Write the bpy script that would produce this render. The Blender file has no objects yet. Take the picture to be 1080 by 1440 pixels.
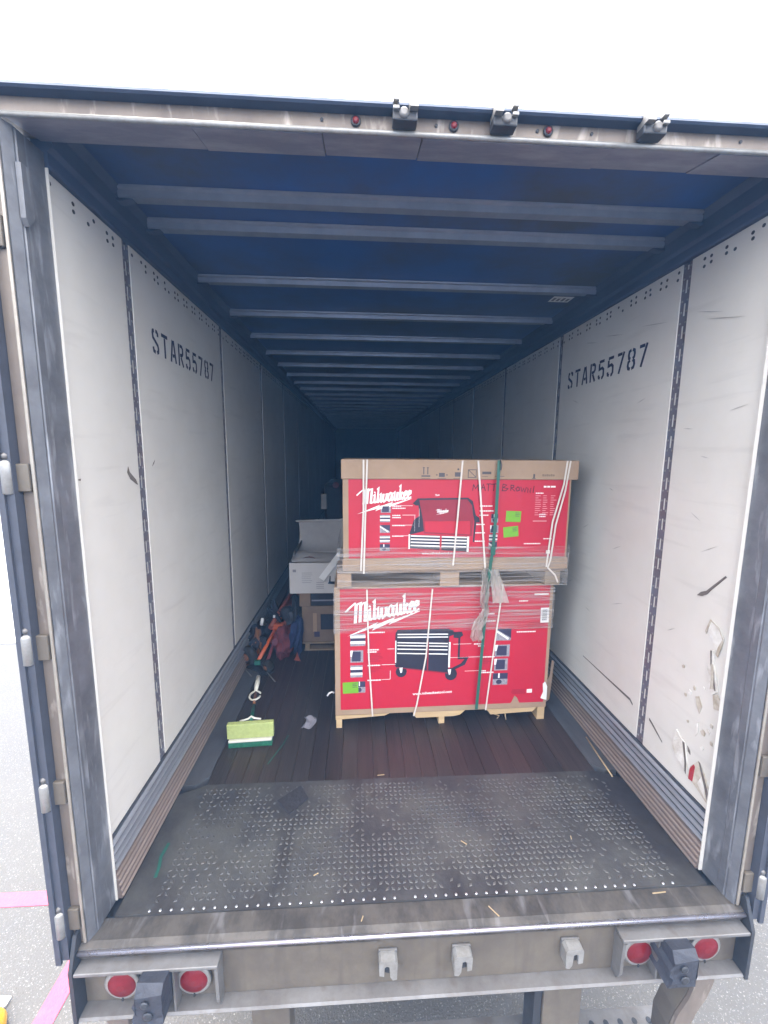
import bpy, bmesh, math, random
from mathutils import Vector, Matrix, noise
rnd = random.Random(7)
S = bpy.context.scene
COL = S.collection

# ------------------------------------------------------------------ camera, light, exposure
CP, CY, CR = -0.13991, 0.05764, 0.00774
cam = bpy.data.cameras.new('camera'); camo = bpy.data.objects.new('camera', cam); COL.objects.link(camo)
cam.sensor_fit = 'VERTICAL'; cam.sensor_height = 36.0; cam.lens = 36.0 * 580.0 / 1440.0
cam.clip_start = 0.05; cam.clip_end = 3000
rv = Vector((math.cos(CY), -math.sin(CY), 0)); fv = Vector((math.sin(CY), math.cos(CY), 0)); uv = Vector((0, 0, 1))
f2 = fv * math.cos(CP) + uv * math.sin(CP); u2 = uv * math.cos(CP) - fv * math.sin(CP)
r2 = rv * math.cos(CR) + u2 * math.sin(CR); u3 = u2 * math.cos(CR) - rv * math.sin(CR)
m3 = Matrix((r2, u3, -f2)).transposed()
camo.matrix_world = Matrix.Translation((1.0134, -1.3245, 1.8230)) @ m3.to_4x4()
S.camera = camo

SUN_EL, SUN_AZ = math.radians(52), math.radians(-52)       # azimuth from +Y, negative = to the left
w = bpy.data.worlds.new('World'); S.world = w; w.use_nodes = True
nt = w.node_tree; nt.nodes.clear()
sky = nt.nodes.new('ShaderNodeTexSky'); sky.sky_type = 'NISHITA'; sky.sun_disc = False
sky.sun_elevation = SUN_EL; sky.sun_rotation = SUN_AZ; sky.air_density = 1.0; sky.dust_density = 2.5
veil = nt.nodes.new('ShaderNodeMix'); veil.data_type = 'RGBA'; veil.inputs['Factor'].default_value = 0.72
nt.links.new(sky.outputs['Color'], veil.inputs['A']); 
# bright overcast: three times as luminous overhead as at the horizon
wtc = nt.nodes.new('ShaderNodeTexCoord'); wsx = nt.nodes.new('ShaderNodeSeparateXYZ'); nt.links.new(wtc.outputs['Generated'], wsx.inputs[0])
wmr = nt.nodes.new('ShaderNodeMapRange'); wmr.inputs['To Min'].default_value = 4.6; wmr.inputs['To Max'].default_value = 13.8; nt.links.new(wsx.outputs['Z'], wmr.inputs['Value'])
wvm = nt.nodes.new('ShaderNodeVectorMath'); wvm.operation = 'SCALE'; wvm.inputs[0].default_value = (1.03, 1.0, .97); nt.links.new(wmr.outputs[0], wvm.inputs['Scale'])
nt.links.new(wvm.outputs[0], veil.inputs['B'])
bg = nt.nodes.new('ShaderNodeBackground'); bg.inputs['Strength'].default_value = 0.14
out = nt.nodes.new('ShaderNodeOutputWorld')
nt.links.new(veil.outputs['Result'], bg.inputs['Color']); nt.links.new(bg.outputs[0], out.inputs[0])
sun = bpy.data.lights.new('sun', 'SUN'); sun.energy = .6; sun.angle = math.radians(12); sun.color = (1, .94, .86)
suno = bpy.data.objects.new('sun', sun); COL.objects.link(suno)
sd = Vector((math.sin(SUN_AZ) * math.cos(SUN_EL), math.cos(SUN_AZ) * math.cos(SUN_EL), math.sin(SUN_EL)))
suno.rotation_euler = sd.to_track_quat('Z', 'Y').to_euler(); suno.location = (-8, 6, 12)
S.view_settings.view_transform = 'Standard'; S.view_settings.look = 'None'
S.view_settings.exposure = 2.6; S.view_settings.gamma = 1.0; S.view_settings.use_curve_mapping = False
S.cycles.max_bounces = 8; S.cycles.diffuse_bounces = 1; S.cycles.glossy_bounces = 4; S.cycles.transparent_max_bounces = 12
S.cycles.use_denoising = True; S.cycles.sample_clamp_indirect = 8.0
S.cycles.caustics_reflective = False; S.cycles.caustics_refractive = False

# ------------------------------------------------------------------ materials
def mat(name, col, rough=.6, metal=0., col2=None, amt=.5, scale=6., stretch=(1, 1, 1), lo=.35, hi=.7, bump=.0, bscale=40., spec=.5,
        streak=None, streak_col=None, rvar=.15, detail=6.):
    """Principled with two-colour noise patches, optional streak layer, fine bump and per-object variation."""
    m = bpy.data.materials.new(name); m.use_nodes = True; n = m.node_tree.nodes; l = m.node_tree.links
    b = n['Principled BSDF']; b.inputs['Metallic'].default_value = metal; b.inputs['Specular IOR Level'].default_value = spec
    tc = n.new('ShaderNodeTexCoord'); oi = n.new('ShaderNodeObjectInfo')
    mul = n.new('ShaderNodeVectorMath'); mul.operation = 'SCALE'; mul.inputs[0].default_value = (37, 19, 53)
    l.new(oi.outputs['Random'], mul.inputs['Scale'])
    add = n.new('ShaderNodeVectorMath'); add.operation = 'ADD'; l.new(tc.outputs['Object'], add.inputs[0]); l.new(mul.outputs[0], add.inputs[1])
    mp = n.new('ShaderNodeMapping'); mp.inputs['Scale'].default_value = stretch; l.new(add.outputs[0], mp.inputs['Vector'])
    nz = n.new('ShaderNodeTexNoise'); nz.inputs['Scale'].default_value = scale; nz.inputs['Detail'].default_value = detail; nz.inputs['Roughness'].default_value = .65
    l.new(mp.outputs[0], nz.inputs['Vector'])
    mr = n.new('ShaderNodeMapRange'); mr.inputs['From Min'].default_value = lo; mr.inputs['From Max'].default_value = hi; mr.inputs['To Max'].default_value = amt
    l.new(nz.outputs['Fac'], mr.inputs['Value'])
    mx = n.new('ShaderNodeMix'); mx.data_type = 'RGBA'; mx.inputs['A'].default_value = (*col, 1)
    c2 = col2 or tuple(c * .55 for c in col); mx.inputs['B'].default_value = (*c2, 1)
    l.new(mr.outputs[0], mx.inputs['Factor']); last = mx.outputs['Result']
    if streak:
        ss, sst, slo, shi, sam = streak
        mp2 = n.new('ShaderNodeMapping'); mp2.inputs['Scale'].default_value = sst; l.new(add.outputs[0], mp2.inputs['Vector'])
        n2 = n.new('ShaderNodeTexNoise'); n2.inputs['Scale'].default_value = ss; n2.inputs['Detail'].default_value = 5; n2.inputs['Distortion'].default_value = .4
        l.new(mp2.outputs[0], n2.inputs['Vector'])
        r2_ = n.new('ShaderNodeMapRange'); r2_.inputs['From Min'].default_value = slo; r2_.inputs['From Max'].default_value = shi; r2_.inputs['To Max'].default_value = sam
        l.new(n2.outputs['Fac'], r2_.inputs['Value'])
        mx2 = n.new('ShaderNodeMix'); mx2.data_type = 'RGBA'; l.new(r2_.outputs[0], mx2.inputs['Factor']); l.new(last, mx2.inputs['A'])
        mx2.inputs['B'].default_value = (*(streak_col or (.05, .045, .04)), 1); last = mx2.outputs['Result']
    l.new(last, b.inputs['Base Color'])
    rr = n.new('ShaderNodeMapRange'); rr.inputs['To Min'].default_value = max(.05, rough - rvar); rr.inputs['To Max'].default_value = min(1, rough + rvar)
    l.new(nz.outputs['Fac'], rr.inputs['Value']); l.new(rr.outputs[0], b.inputs['Roughness'])
    if bump:
        n3 = n.new('ShaderNodeTexNoise'); n3.inputs['Scale'].default_value = bscale; n3.inputs['Detail'].default_value = 4; l.new(mp.outputs[0], n3.inputs['Vector'])
        bp = n.new('ShaderNodeBump'); bp.inputs['Strength'].default_value = bump; bp.inputs['Distance'].default_value = .01
        l.new(n3.outputs['Fac'], bp.inputs['Height']); l.new(bp.outputs[0], b.inputs['Normal'])
    return m

M = {}
M['panel'] = mat('white_panel', (.64, .612, .572), .42, col2=(.56, .53, .49), amt=.7, scale=2.2, bump=.06, bscale=14,
                 streak=(9, (1, .25, 2.4), .58, .80, .28), streak_col=(.36, .335, .32))
M['tear_white'] = mat('torn_liner', (.72, .70, .67), .7, col2=(.45, .40, .34), amt=.8, scale=18, bump=.4)
M['tear_tan'] = mat('torn_backing', (.36, .30, .23), .8, col2=(.62, .58, .52), amt=.8, scale=25, bump=.4)
M['tear_dark'] = mat('torn_edge', (.15, .125, .11), .8, scale=40)
M['scuff_soft'] = mat('soft_scuff', (.40, .38, .36), .6, scale=30)
M['tear_red'] = mat('red_scrap', (.38, .03, .035), .5, scale=30)
M['holes'] = mat('rivet_dark', (.07, .075, .09), .5, metal=.4)
M['ink'] = mat('stencil_ink', (.012, .016, .05), .6, col2=(.06, .065, .12), amt=.5, scale=40, lo=.55)
M['post'] = mat('logistic_steel', (.14, .16, .21), .45, metal=.25, col2=(.17, .11, .11), amt=.8, scale=5)
M['rivet'] = mat('zinc_rivet', (.62, .63, .66), .3, metal=.9)
M['roof'] = mat('roof_sheet', (.035, .10, .33), .42, metal=.25, col2=(.075, .08, .11), amt=1., scale=.9, lo=.42, hi=.66, bump=.08, bscale=3)  # blue of the lens veil painted into the sheet colour
M['bow'] = mat('roof_bow', (.25, .28, .36), .42, metal=.4, col2=(.17, .20, .27), amt=.7, scale=7, bump=.05)  # galvanised bows, tinted blue to carry the same veil
M['rail'] = mat('top_rail', (.07, .09, .15), .5, metal=.3, col2=(.11, .13, .19), amt=.6, scale=6)
M['navy'] = mat('front_wall', (.02, .04, .11), .7)  # bluish dark of the far end put into the wall colour
M['scuff'] = mat('scuff_alu', (.34, .36, .40), .40, metal=.35, col2=(.17, .175, .20), amt=.8, scale=5, stretch=(1, .15, 1), bump=.1)  # ribs coloured lighter than their rail, as lit ridge lines
M['scuff_shade'] = mat('groove_shade', (.06, .065, .08), .5, metal=.2, scale=6)  # rail base painted dark as the shade between ribs
M['scuff3'] = mat('scuff_line', (.30, .24, .21), .5, metal=.2, col2=(.16, .13, .115), amt=.8, scale=6, stretch=(1, .15, 1))  # board ribs painted paler, as thin lines of light
M['scuff2'] = mat('scuff_brown', (.17, .13, .115), .55, metal=.2, col2=(.09, .075, .07), amt=.8, scale=6, stretch=(1, .12, 1), bump=.1)
M['ledge'] = mat('floor_ledge', (.12, .125, .14), .5, metal=.4, col2=(.07, .07, .075), amt=.8, scale=5, stretch=(1, .3, 1), bump=.1)
WOOD = [mat('deck_wood_%s' % k, c, .42, col2=tuple(x * .45 for x in c), amt=.8, scale=5, stretch=(6, .35, 1), bump=.15, bscale=25)
        for k, c in (('dark', (.028, .020, .017)), ('red', (.044, .029, .024)), ('grey', (.039, .030, .026)), ('umber', (.039, .026, .021)))]
M['tread'] = mat('tread_steel', (.092, .090, .086), .45, metal=.3, col2=(.045, .042, .045), amt=.9, scale=3.2, lo=.38, hi=.62, bump=.12, bscale=60,
                 streak=(2.4, (1.6, .5, 1), .52, .66, .75), streak_col=(.028, .024, .026))
M['bars'] = mat('tread_bar', (.108, .105, .100), .45, metal=.3, col2=(.045, .045, .05), amt=.9, scale=3.5, lo=.42, hi=.66)
M['sill'] = mat('sill_steel', (.088, .078, .070), .5, metal=.25, col2=(.038, .033, .030), amt=.95, scale=6, stretch=(1.4, 1, 1), lo=.4, hi=.62, bump=.12,
                streak=(9, (2.2, .6, 1), .58, .72, .6), streak_col=(.17, .165, .175))
M['sill_edge'] = mat('worn_edge', (.50, .48, .54), .28, metal=.85, col2=(.3, .28, .32), amt=.6, scale=9)
M['bump_face'] = mat('bumper_steel', (.155, .132, .105), .55, metal=.3, col2=(.095, .08, .068), amt=.9, scale=4, bump=.08,
                     streak=(7, (3, 1, .35), .52, .70, .7), streak_col=(.10, .085, .072))
M['galv'] = mat('galvanised', (.19, .185, .185), .5, metal=.35, col2=(.11, .10, .095), amt=.9, scale=7, bump=.1, streak=(16, (1, 1, .5), .56, .74, .6), streak_col=(.12, .10, .085))
M['galv2'] = mat('galvanised_light', (.32, .315, .31), .42, metal=.45, col2=(.19, .175, .16), amt=.7, scale=25)
M['tan'] = mat('post_face', (.20, .165, .14), .48, metal=.3, col2=(.13, .105, .092), amt=.8, scale=7, stretch=(1, 1, .5), bump=.06,
               streak=(14, (1.4, 1, .45), .58, .75, .8), streak_col=(.50, .45, .40))
M['jamb'] = mat('jamb_steel', (.155, .16, .178), .45, metal=.25, col2=(.08, .08, .09), amt=.9, scale=6, bump=.12, bscale=30,
                streak=(11, (2.5, 2.5, .5), .56, .74, .7), streak_col=(.33, .34, .37))
M['bead'] = mat('bead_metal', (.34, .31, .27), .42, metal=.4, col2=(.22, .19, .165), amt=.8, scale=12)
M['under'] = mat('header_under', (.22, .22, .28), .45, metal=.2, col2=(.40, .39, .44), amt=.8, scale=6, stretch=(.7, 2, 1), lo=.40, hi=.68, bump=.06)
M['drip'] = mat('drip_rail', (.05, .07, .12), .45, metal=.3, scale=8)
M['door'] = mat('door_skin', (.55, .56, .58), .5, scale=4)
M['seal'] = mat('door_seal', (.05, .055, .075), .6, scale=10)
M['rubber'] = mat('rubber', (.022, .024, .034), .6, col2=(.045, .047, .06), amt=.8, scale=18, bump=.5, bscale=35)
M['dark'] = mat('dark_steel', (.045, .047, .055), .5, metal=.3, scale=10)
M['red_lens'] = mat('red_lens', (.13, .007, .012), .38, col2=(.20, .012, .018), amt=.7, scale=40, spec=.3)
M['kraft'] = mat('kraft_board', (.33, .225, .15), .75, col2=(.27, .18, .118), amt=.8, scale=5, bump=.06, bscale=30)
M['kraft_dull'] = mat('kraft_dull', (.20, .14, .10), .8, col2=(.15, .105, .075), amt=.8, scale=6, bump=.08)
M['red'] = mat('red_print', (.46, .012, .034), .45, col2=(.40, .010, .030), amt=.7, scale=3, bump=.03, bscale=10)
M['darkred'] = mat('dark_red_print', (.26, .012, .03), .45, scale=5)
M['white'] = mat('white_print', (.76, .74, .72), .5, col2=(.68, .65, .64), amt=.4)
M['pink'] = mat('fine_print', (.74, .30, .33), .5)
M['black'] = mat('black_print', (.02, .018, .035), .5)
M['navyp'] = mat('navy_print', (.035, .03, .07), .5)
M['grey'] = mat('grey_print', (.33, .31, .34), .5, col2=(.12, .11, .14), amt=.8, scale=90)
M['marker'] = mat('marker_ink', (.075, .006, .02), .6)
M['boxink'] = mat('box_ink', (.075, .065, .075), .6)
M['green'] = mat('green_sticker', (.15, .36, .02), .55, col2=(.12, .30, .025), amt=.5, scale=30)
M['band'] = mat('white_strap', (.62, .56, .51), .5, col2=(.50, .45, .41), amt=.6, scale=9)
M['gstrap'] = mat('green_strap', (.018, .105, .075), .45, col2=(.012, .07, .052), amt=.6, scale=14)
M['pine'] = mat('pallet_wood', (.50, .36, .20), .75, col2=(.36, .24, .13), amt=.8, scale=5, stretch=(.4, 3, 6), bump=.12)
M['pine2'] = mat('pallet_wood_grey', (.27, .20, .135), .8, col2=(.19, .14, .10), amt=.8, scale=5, stretch=(3, .4, 6), bump=.12)
M['carton'] = mat('white_carton', (.52, .50, .50), .7, col2=(.44, .42, .42), amt=.6, scale=5, bump=.05)
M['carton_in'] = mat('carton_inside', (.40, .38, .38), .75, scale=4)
M['paper'] = mat('paper', (.72, .71, .71), .7, scale=8, amt=.2)
M['paper_ink'] = mat('paper_ink', (.24, .23, .27), .7)
M['lime'] = mat('lime_pad', (.40, .46, .17), .85, col2=(.31, .36, .13), amt=.8, scale=45, bump=.5, bscale=90)
M['bristle'] = mat('green_bristle', (.02, .16, .085), .6, col2=(.01, .07, .05), amt=.8, scale=60)
M['pole_green'] = mat('green_handle', (.015, .11, .075), .4)
M['cream'] = mat('cream_plastic', (.66, .64, .56), .4, scale=12, amt=.3)
M['rust'] = mat('rusty_wood', (.20, .085, .045), .7, scale=20)
M['orange'] = mat('orange_paint', (.60, .12, .03), .42, col2=(.36, .065, .025), amt=.7, scale=9, bump=.05)
M['orange_d'] = mat('orange_worn', (.26, .055, .028), .55, col2=(.16, .04, .03), amt=.8, scale=9)
M['cloth_red'] = mat('red_cloth', (.15, .03, .04), .85, col2=(.07, .014, .022), amt=.8, scale=12, bump=.2)
M['cloth_blue'] = mat('blue_cloth', (.012, .025, .085), .85, col2=(.008, .013, .04), amt=.8, scale=9, bump=.2)
M['cloth_dark'] = mat('dark_blanket', (.02, .024, .04), .9, scale=8, bump=.2)
M['tire'] = mat('tyre', (.02, .02, .022), .8, scale=12)
M['asphalt'] = mat('asphalt', (.092, .087, .082), .85, col2=(.12, .113, .104), amt=.8, scale=.9, bump=.7, bscale=95,
                   streak=(120, (1, 1, 1), .60, .70, .65), streak_col=(.36, .355, .35))  # pale aggregate specks, their sparkle painted into the base colour
M['concrete'] = mat('concrete', (.50, .485, .46), .75, col2=(.42, .40, .37), amt=.7, scale=.8, bump=.15)
M['pinkpaint'] = mat('pink_paint', (.62, .06, .12), .6, col2=(.36, .09, .11), amt=.8, scale=16, lo=.5, hi=.72, bump=.5, bscale=95)
M['yellow'] = mat('yellow_plastic', (.75, .42, .02), .4)
M['straw'] = mat('straw', (.36, .27, .16), .7)
M['mat'] = mat('black_mat', (.022, .021, .026), .7, scale=60, bump=.3)

def wrap_material():
    m = bpy.data.materials.new('stretch_wrap'); m.use_nodes = True; n = m.node_tree.nodes; l = m.node_tree.links
    n.clear(); o = n.new('ShaderNodeOutputMaterial')
    tc = n.new('ShaderNodeTexCoord'); mp = n.new('ShaderNodeMapping'); mp.inputs['Scale'].default_value = (.9, .9, 38); mp.inputs['Rotation'].default_value = (0, .03, 0)
    nz = n.new('ShaderNodeTexNoise'); nz.inputs['Scale'].default_value = 2.2; nz.inputs['Detail'].default_value = 5; nz.inputs['Distortion'].default_value = .5
    l.new(tc.outputs['Object'], mp.inputs[0]); l.new(mp.outputs[0], nz.inputs['Vector'])
    mr = n.new('ShaderNodeMapRange'); mr.inputs['From Min'].default_value = .46; mr.inputs['From Max'].default_value = .74; mr.inputs['To Min'].default_value = .03; mr.inputs['To Max'].default_value = .42
    l.new(nz.outputs['Fac'], mr.inputs['Value'])
    bp = n.new('ShaderNodeBump'); bp.inputs['Strength'].default_value = .5; bp.inputs['Distance'].default_value = .01; l.new(nz.outputs['Fac'], bp.inputs['Height'])
    t = n.new('ShaderNodeBsdfTransparent'); p = n.new('ShaderNodeBsdfPrincipled')
    p.inputs['Base Color'].default_value = (.50, .47, .46, 1); p.inputs['Roughness'].default_value = .3; l.new(bp.outputs[0], p.inputs['Normal'])
    mx = n.new('ShaderNodeMixShader'); l.new(mr.outputs[0], mx.inputs['Fac']); l.new(t.outputs[0], mx.inputs[1]); l.new(p.outputs[0], mx.inputs[2]); l.new(mx.outputs[0], o.inputs['Surface'])
    return m
M['wrap'] = wrap_material()
def tail_material():
    m = bpy.data.materials.new('wrap_tail'); m.use_nodes = True; n = m.node_tree.nodes; l = m.node_tree.links
    o = n['Material Output']; p = n['Principled BSDF']; p.inputs['Base Color'].default_value = (.50, .46, .42, 1); p.inputs['Roughness'].default_value = .3
    t = n.new('ShaderNodeBsdfTransparent'); mx = n.new('ShaderNodeMixShader'); mx.inputs['Fac'].default_value = .55
    l.new(t.outputs[0], mx.inputs[1]); l.new(p.outputs[0], mx.inputs[2]); l.new(mx.outputs[0], o.inputs['Surface'])
    return m
M['tail'] = tail_material()

# ------------------------------------------------------------------ mesh helpers
class MB:
    def __init__(s): s.v = []; s.f = []; s.sm = []
    def face(s, pts, smooth=False):
        b = len(s.v); s.v += [tuple(p) for p in pts]; s.f.append(tuple(range(b, b + len(pts)))); s.sm.append(smooth); return s
    def box(s, x0, x1, y0, y1, z0, z1, c=0.):
        """box, optionally with chamfered edges (24-corner form)"""
        if c <= 0:
            b = len(s.v); s.v += [(x, y, z) for z in (z0, z1) for y in (y0, y1) for x in (x0, x1)]
            for q in ((0, 2, 3, 1), (4, 5, 7, 6), (0, 1, 5, 4), (2, 6, 7, 3), (0, 4, 6, 2), (1, 3, 7, 5)): s.f.append(tuple(b + i for i in q)); s.sm.append(False)
        else:
            bm = bmesh.new(); bmesh.ops.create_cube(bm, size=1)
            for v in bm.verts: v.co = Vector(((x0 + x1) / 2 + v.co.x * (x1 - x0), (y0 + y1) / 2 + v.co.y * (y1 - y0), (z0 + z1) / 2 + v.co.z * (z1 - z0)))
            bmesh.ops.bevel(bm, geom=bm.edges[:], offset=c, segments=2, affect='EDGES', profile=.5)
            s.add(bm); bm.free()
        return s
    def add(s, bm, smooth=False):
        b = len(s.v); bm.verts.index_update()
        s.v += [tuple(v.co) for v in bm.verts]
        for f in bm.faces: s.f.append(tuple(b + v.index for v in f.verts)); s.sm.append(smooth)
    def prism(s, poly, axis, a, b_):
        """extrude a 2-D polygon along an axis: axis 0 -> poly is (y,z); 1 -> (x,z); 2 -> (x,y)"""
        def P(p, t): return (t, p[0], p[1]) if axis == 0 else ((p[0], t, p[1]) if axis == 1 else (p[0], p[1], t))
        n = len(poly); b = len(s.v)
        s.v += [P(p, a) for p in poly] + [P(p, b_) for p in poly]
        s.f.append(tuple(b + i for i in range(n))); s.f.append(tuple(b + n + i for i in reversed(range(n)))); s.sm += [False, False]
        for i in range(n):
            j = (i + 1) % n; s.f.append((b + i, b + n + i, b + n + j, b + j)); s.sm.append(False)
        return s
    def tube(s, pts, r, n=10, caps=True, radii=None):
        pts = [Vector(p) for p in pts]; rings = []; up = Vector((0, 0, 1))
        for i, p in enumerate(pts):
            t = (pts[min(i + 1, len(pts) - 1)] - pts[max(i - 1, 0)]).normalized()
            a = t.cross(up)
            if a.length < 1e-3: a = t.cross(Vector((1, 0, 0)))
            a.normalize(); c = t.cross(a); rr = radii[i] if radii else r; b = len(s.v)
            s.v += [tuple(p + (a * math.cos(2 * math.pi * k / n) + c * math.sin(2 * math.pi * k / n)) * rr) for k in range(n)]; rings.append(b)
        for q in range(len(rings) - 1):
            for k in range(n):
                k2 = (k + 1) % n; s.f.append((rings[q] + k, rings[q] + k2, rings[q + 1] + k2, rings[q + 1] + k)); s.sm.append(True)
        if caps:
            s.f.append(tuple(rings[0] + k for k in reversed(range(n)))); s.f.append(tuple(rings[-1] + k for k in range(n))); s.sm += [False, False]
        return s
    def lathe(s, c, axis, prof, n=20):
        """prof: list of (radius, offset along axis)"""
        ax = Vector(axis).normalized(); a = ax.orthogonal().normalized(); d = ax.cross(a); c = Vector(c); rings = []
        for r, t in prof:
            b = len(s.v); s.v += [tuple(c + ax * t + (a * math.cos(2 * math.pi * k / n) + d * math.sin(2 * math.pi * k / n)) * max(r, 1e-5)) for k in range(n)]; rings.append(b)
        for q in range(len(rings) - 1):
            for k in range(n):
                k2 = (k + 1) % n; s.f.append((rings[q] + k, rings[q] + k2, rings[q + 1] + k2, rings[q + 1] + k)); s.sm.append(True)
        s.f.append(tuple(rings[0] + k for k in reversed(range(n)))); s.f.append(tuple(rings[-1] + k for k in range(n))); s.sm += [False, False]
        return s
    def ribbon(s, pts, wd, mp, nib=None):
        """flat mitred stroke in 2-D mapped by mp(x, y); nib = (angle, thin share) for a broad-nib look"""
        n = len(pts); L = []; R = []
        for i in range(n):
            p = Vector(pts[i][:2]); d0 = (p - Vector(pts[i - 1][:2])) if i else None; d1 = (Vector(pts[i + 1][:2]) - p) if i < n - 1 else None
            d0 = d0.normalized() if d0 else d1.normalized(); d1 = d1.normalized() if d1 else d0
            t = (d0 + d1); t = t.normalized() if t.length > 1e-6 else d0
            nn = Vector((-t.y, t.x)); k = 1 / max(.55, nn.dot(Vector((-d0.y, d0.x))))
            ww = wd
            if nib: ww = wd * (nib[1] + (1 - nib[1]) * abs(math.sin(math.atan2(t.y, t.x) - nib[0])))
            L.append(p + nn * ww / 2 * k); R.append(p - nn * ww / 2 * k)
        for i in range(n - 1): s.face([mp(*L[i]), mp(*R[i]), mp(*R[i + 1]), mp(*L[i + 1])])
        return s
    def strap(s, pts, wd, nrm=(0, -1, 0), th=.001, side=None):
        """flat band with thickness along 3-D points, lying against a face with normal nrm"""
        pts = [Vector(p) for p in pts]; nr = Vector(nrm); rows = []
        for i, p in enumerate(pts):
            t = (pts[min(i + 1, len(pts) - 1)] - pts[max(i - 1, 0)]).normalized(); sd_ = Vector(side) if side else t.cross(nr).normalized()
            b = len(s.v); s.v += [tuple(p - sd_ * wd / 2), tuple(p + sd_ * wd / 2), tuple(p + sd_ * wd / 2 + nr * th), tuple(p - sd_ * wd / 2 + nr * th)]; rows.append(b)
        for q in range(len(rows) - 1):
            for k in range(4):
                k2 = (k + 1) % 4; s.f.append((rows[q] + k, rows[q] + k2, rows[q + 1] + k2, rows[q + 1] + k)); s.sm.append(False)
        s.f.append(tuple(rows[0] + k for k in (3, 2, 1, 0))); s.f.append(tuple(rows[-1] + k for k in range(4))); s.sm += [False, False]
        return s
    def shift(s, d): s.v = [(x + d[0], y + d[1], z + d[2]) for x, y, z in s.v]; return s
    def mesh(s, name):
        me = bpy.data.meshes.new(name); me.from_pydata(s.v, [], s.f); me.update()
        me.polygons.foreach_set('use_smooth', s.sm)
        bm = bmesh.new(); bm.from_mesh(me); bmesh.ops.recalc_face_normals(bm, faces=bm.faces); bm.to_mesh(me); bm.free()
        return me

def link(name, me, parent=None, loc=(0, 0, 0)):
    o = bpy.data.objects.new(name, me); COL.objects.link(o); o.location = loc
    if parent is not None: o.parent = parent
    return o
def part(name, mb, m, parent, loc=(0, 0, 0), stuff=False, label=None):
    me = mb.mesh(name); me.materials.append(M[m] if isinstance(m, str) else m)
    o = link(name, me, parent, loc)
    if stuff: o['kind'] = 'stuff'
    if label: o['label'] = label
    return o
def tag(o, label, cat, group=None, kind=None):
    if label: o['label'] = label
    if cat: o['category'] = cat
    if group: o['group'] = group
    if kind: o['kind'] = kind
    return o
def thing(name, label, cat, loc, rz=0., group=None):
    o = bpy.data.objects.new(name, None); COL.objects.link(o); o.location = loc; o.rotation_euler = (0, 0, rz); o.empty_display_size = .1
    return tag(o, label, cat, group)
def solo(name, mb, m, label, cat, loc=(0, 0, 0), rz=0., group=None):
    o = part(name, mb, m, None, loc); o.rotation_euler = (0, 0, rz); return tag(o, label, cat, group)
def structure(name, mb, m, loc=(0, 0, 0)):
    o = part(name, mb, m, None, loc); o['kind'] = 'structure'; return o

# ------------------------------------------------------------------ ground
G = -1.2
structure('ground', MB().face([(-300, -300, G), (300, -300, G), (300, 300, G), (-300, 300, G)]), 'asphalt')
structure('concrete_pavement', MB().box(-299, -2.2, 5.18, 299, G - .2, G + .03), 'concrete')
structure('pink_road_marking', MB().box(-.735, -.625, -1.6, 1.17, G - .01, G + .004), 'pinkpaint')
structure('pink_road_marking', MB().box(-3.4, -.615, 1.175, 1.27, G - .01, G + .004), 'pinkpaint')

# ------------------------------------------------------------------ the trailer
W, LEN, S0, SP, ZT, ZB, YP = 2.54, 16.4, .66, 1.22, 2.72, .27, .19
TL = Vector((1.27, .05, G))
T = thing('semi_trailer', 'open backed semi trailer with white lined walls, seen straight into from behind', 'trailer', TL)
OFF = tuple(-TL)
def tp(name, mb, m, parent=None, **k):
    """a trailer part given in place (coordinates from the left wall foot)"""
    if parent is None: return part(name, mb.shift(OFF), m, T, **k)
    return part(name, mb.shift(OFF), m, parent, **k)
def tcopy(o, d, parent=None):
    c = o.copy(); COL.objects.link(c); c.parent = parent or T; c.location = (o.location.x + d[0], o.location.y + d[1], o.location.z + d[2]); return c

# shell
tp('side_skin', MB().box(-.045, -.03, .19, LEN, -.25, 2.86), 'door'); tp('side_skin', MB().box(W + .03, W + .045, .19, LEN, -.25, 2.86), 'door')
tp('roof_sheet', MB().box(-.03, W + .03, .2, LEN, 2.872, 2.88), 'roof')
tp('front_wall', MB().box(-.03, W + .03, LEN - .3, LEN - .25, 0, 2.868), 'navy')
tp('floor_pan', MB().box(-.025, W + .025, .13, LEN, -.09, -.03), 'dark')
for k in range(14): tp('cross_member', MB().box(0, W, .7 + k * .6, .76 + k * .6, -.2, -.095), 'dark')

# floor boards (laminated hardwood)
bw = .0925
for j in range(24):
    x0 = .163 + j * bw; y = .765 - (j % 3) * .0
    wd = WOOD[rnd.randrange(4)]
    cuts = [.765] + [.765 + 2.6 + rnd.random() * 1.6, .765 + 6.2 + rnd.random() * 1.6, LEN - .31]
    for q in range(3):
        dz = rnd.uniform(-.0025, .0012)
        tp('floor_board', MB().box(x0 + .001, x0 + bw - .001, cuts[q] + .001, cuts[q + 1] - .001, -.03, dz), WOOD[rnd.randrange(4)] if q else wd)
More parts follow.
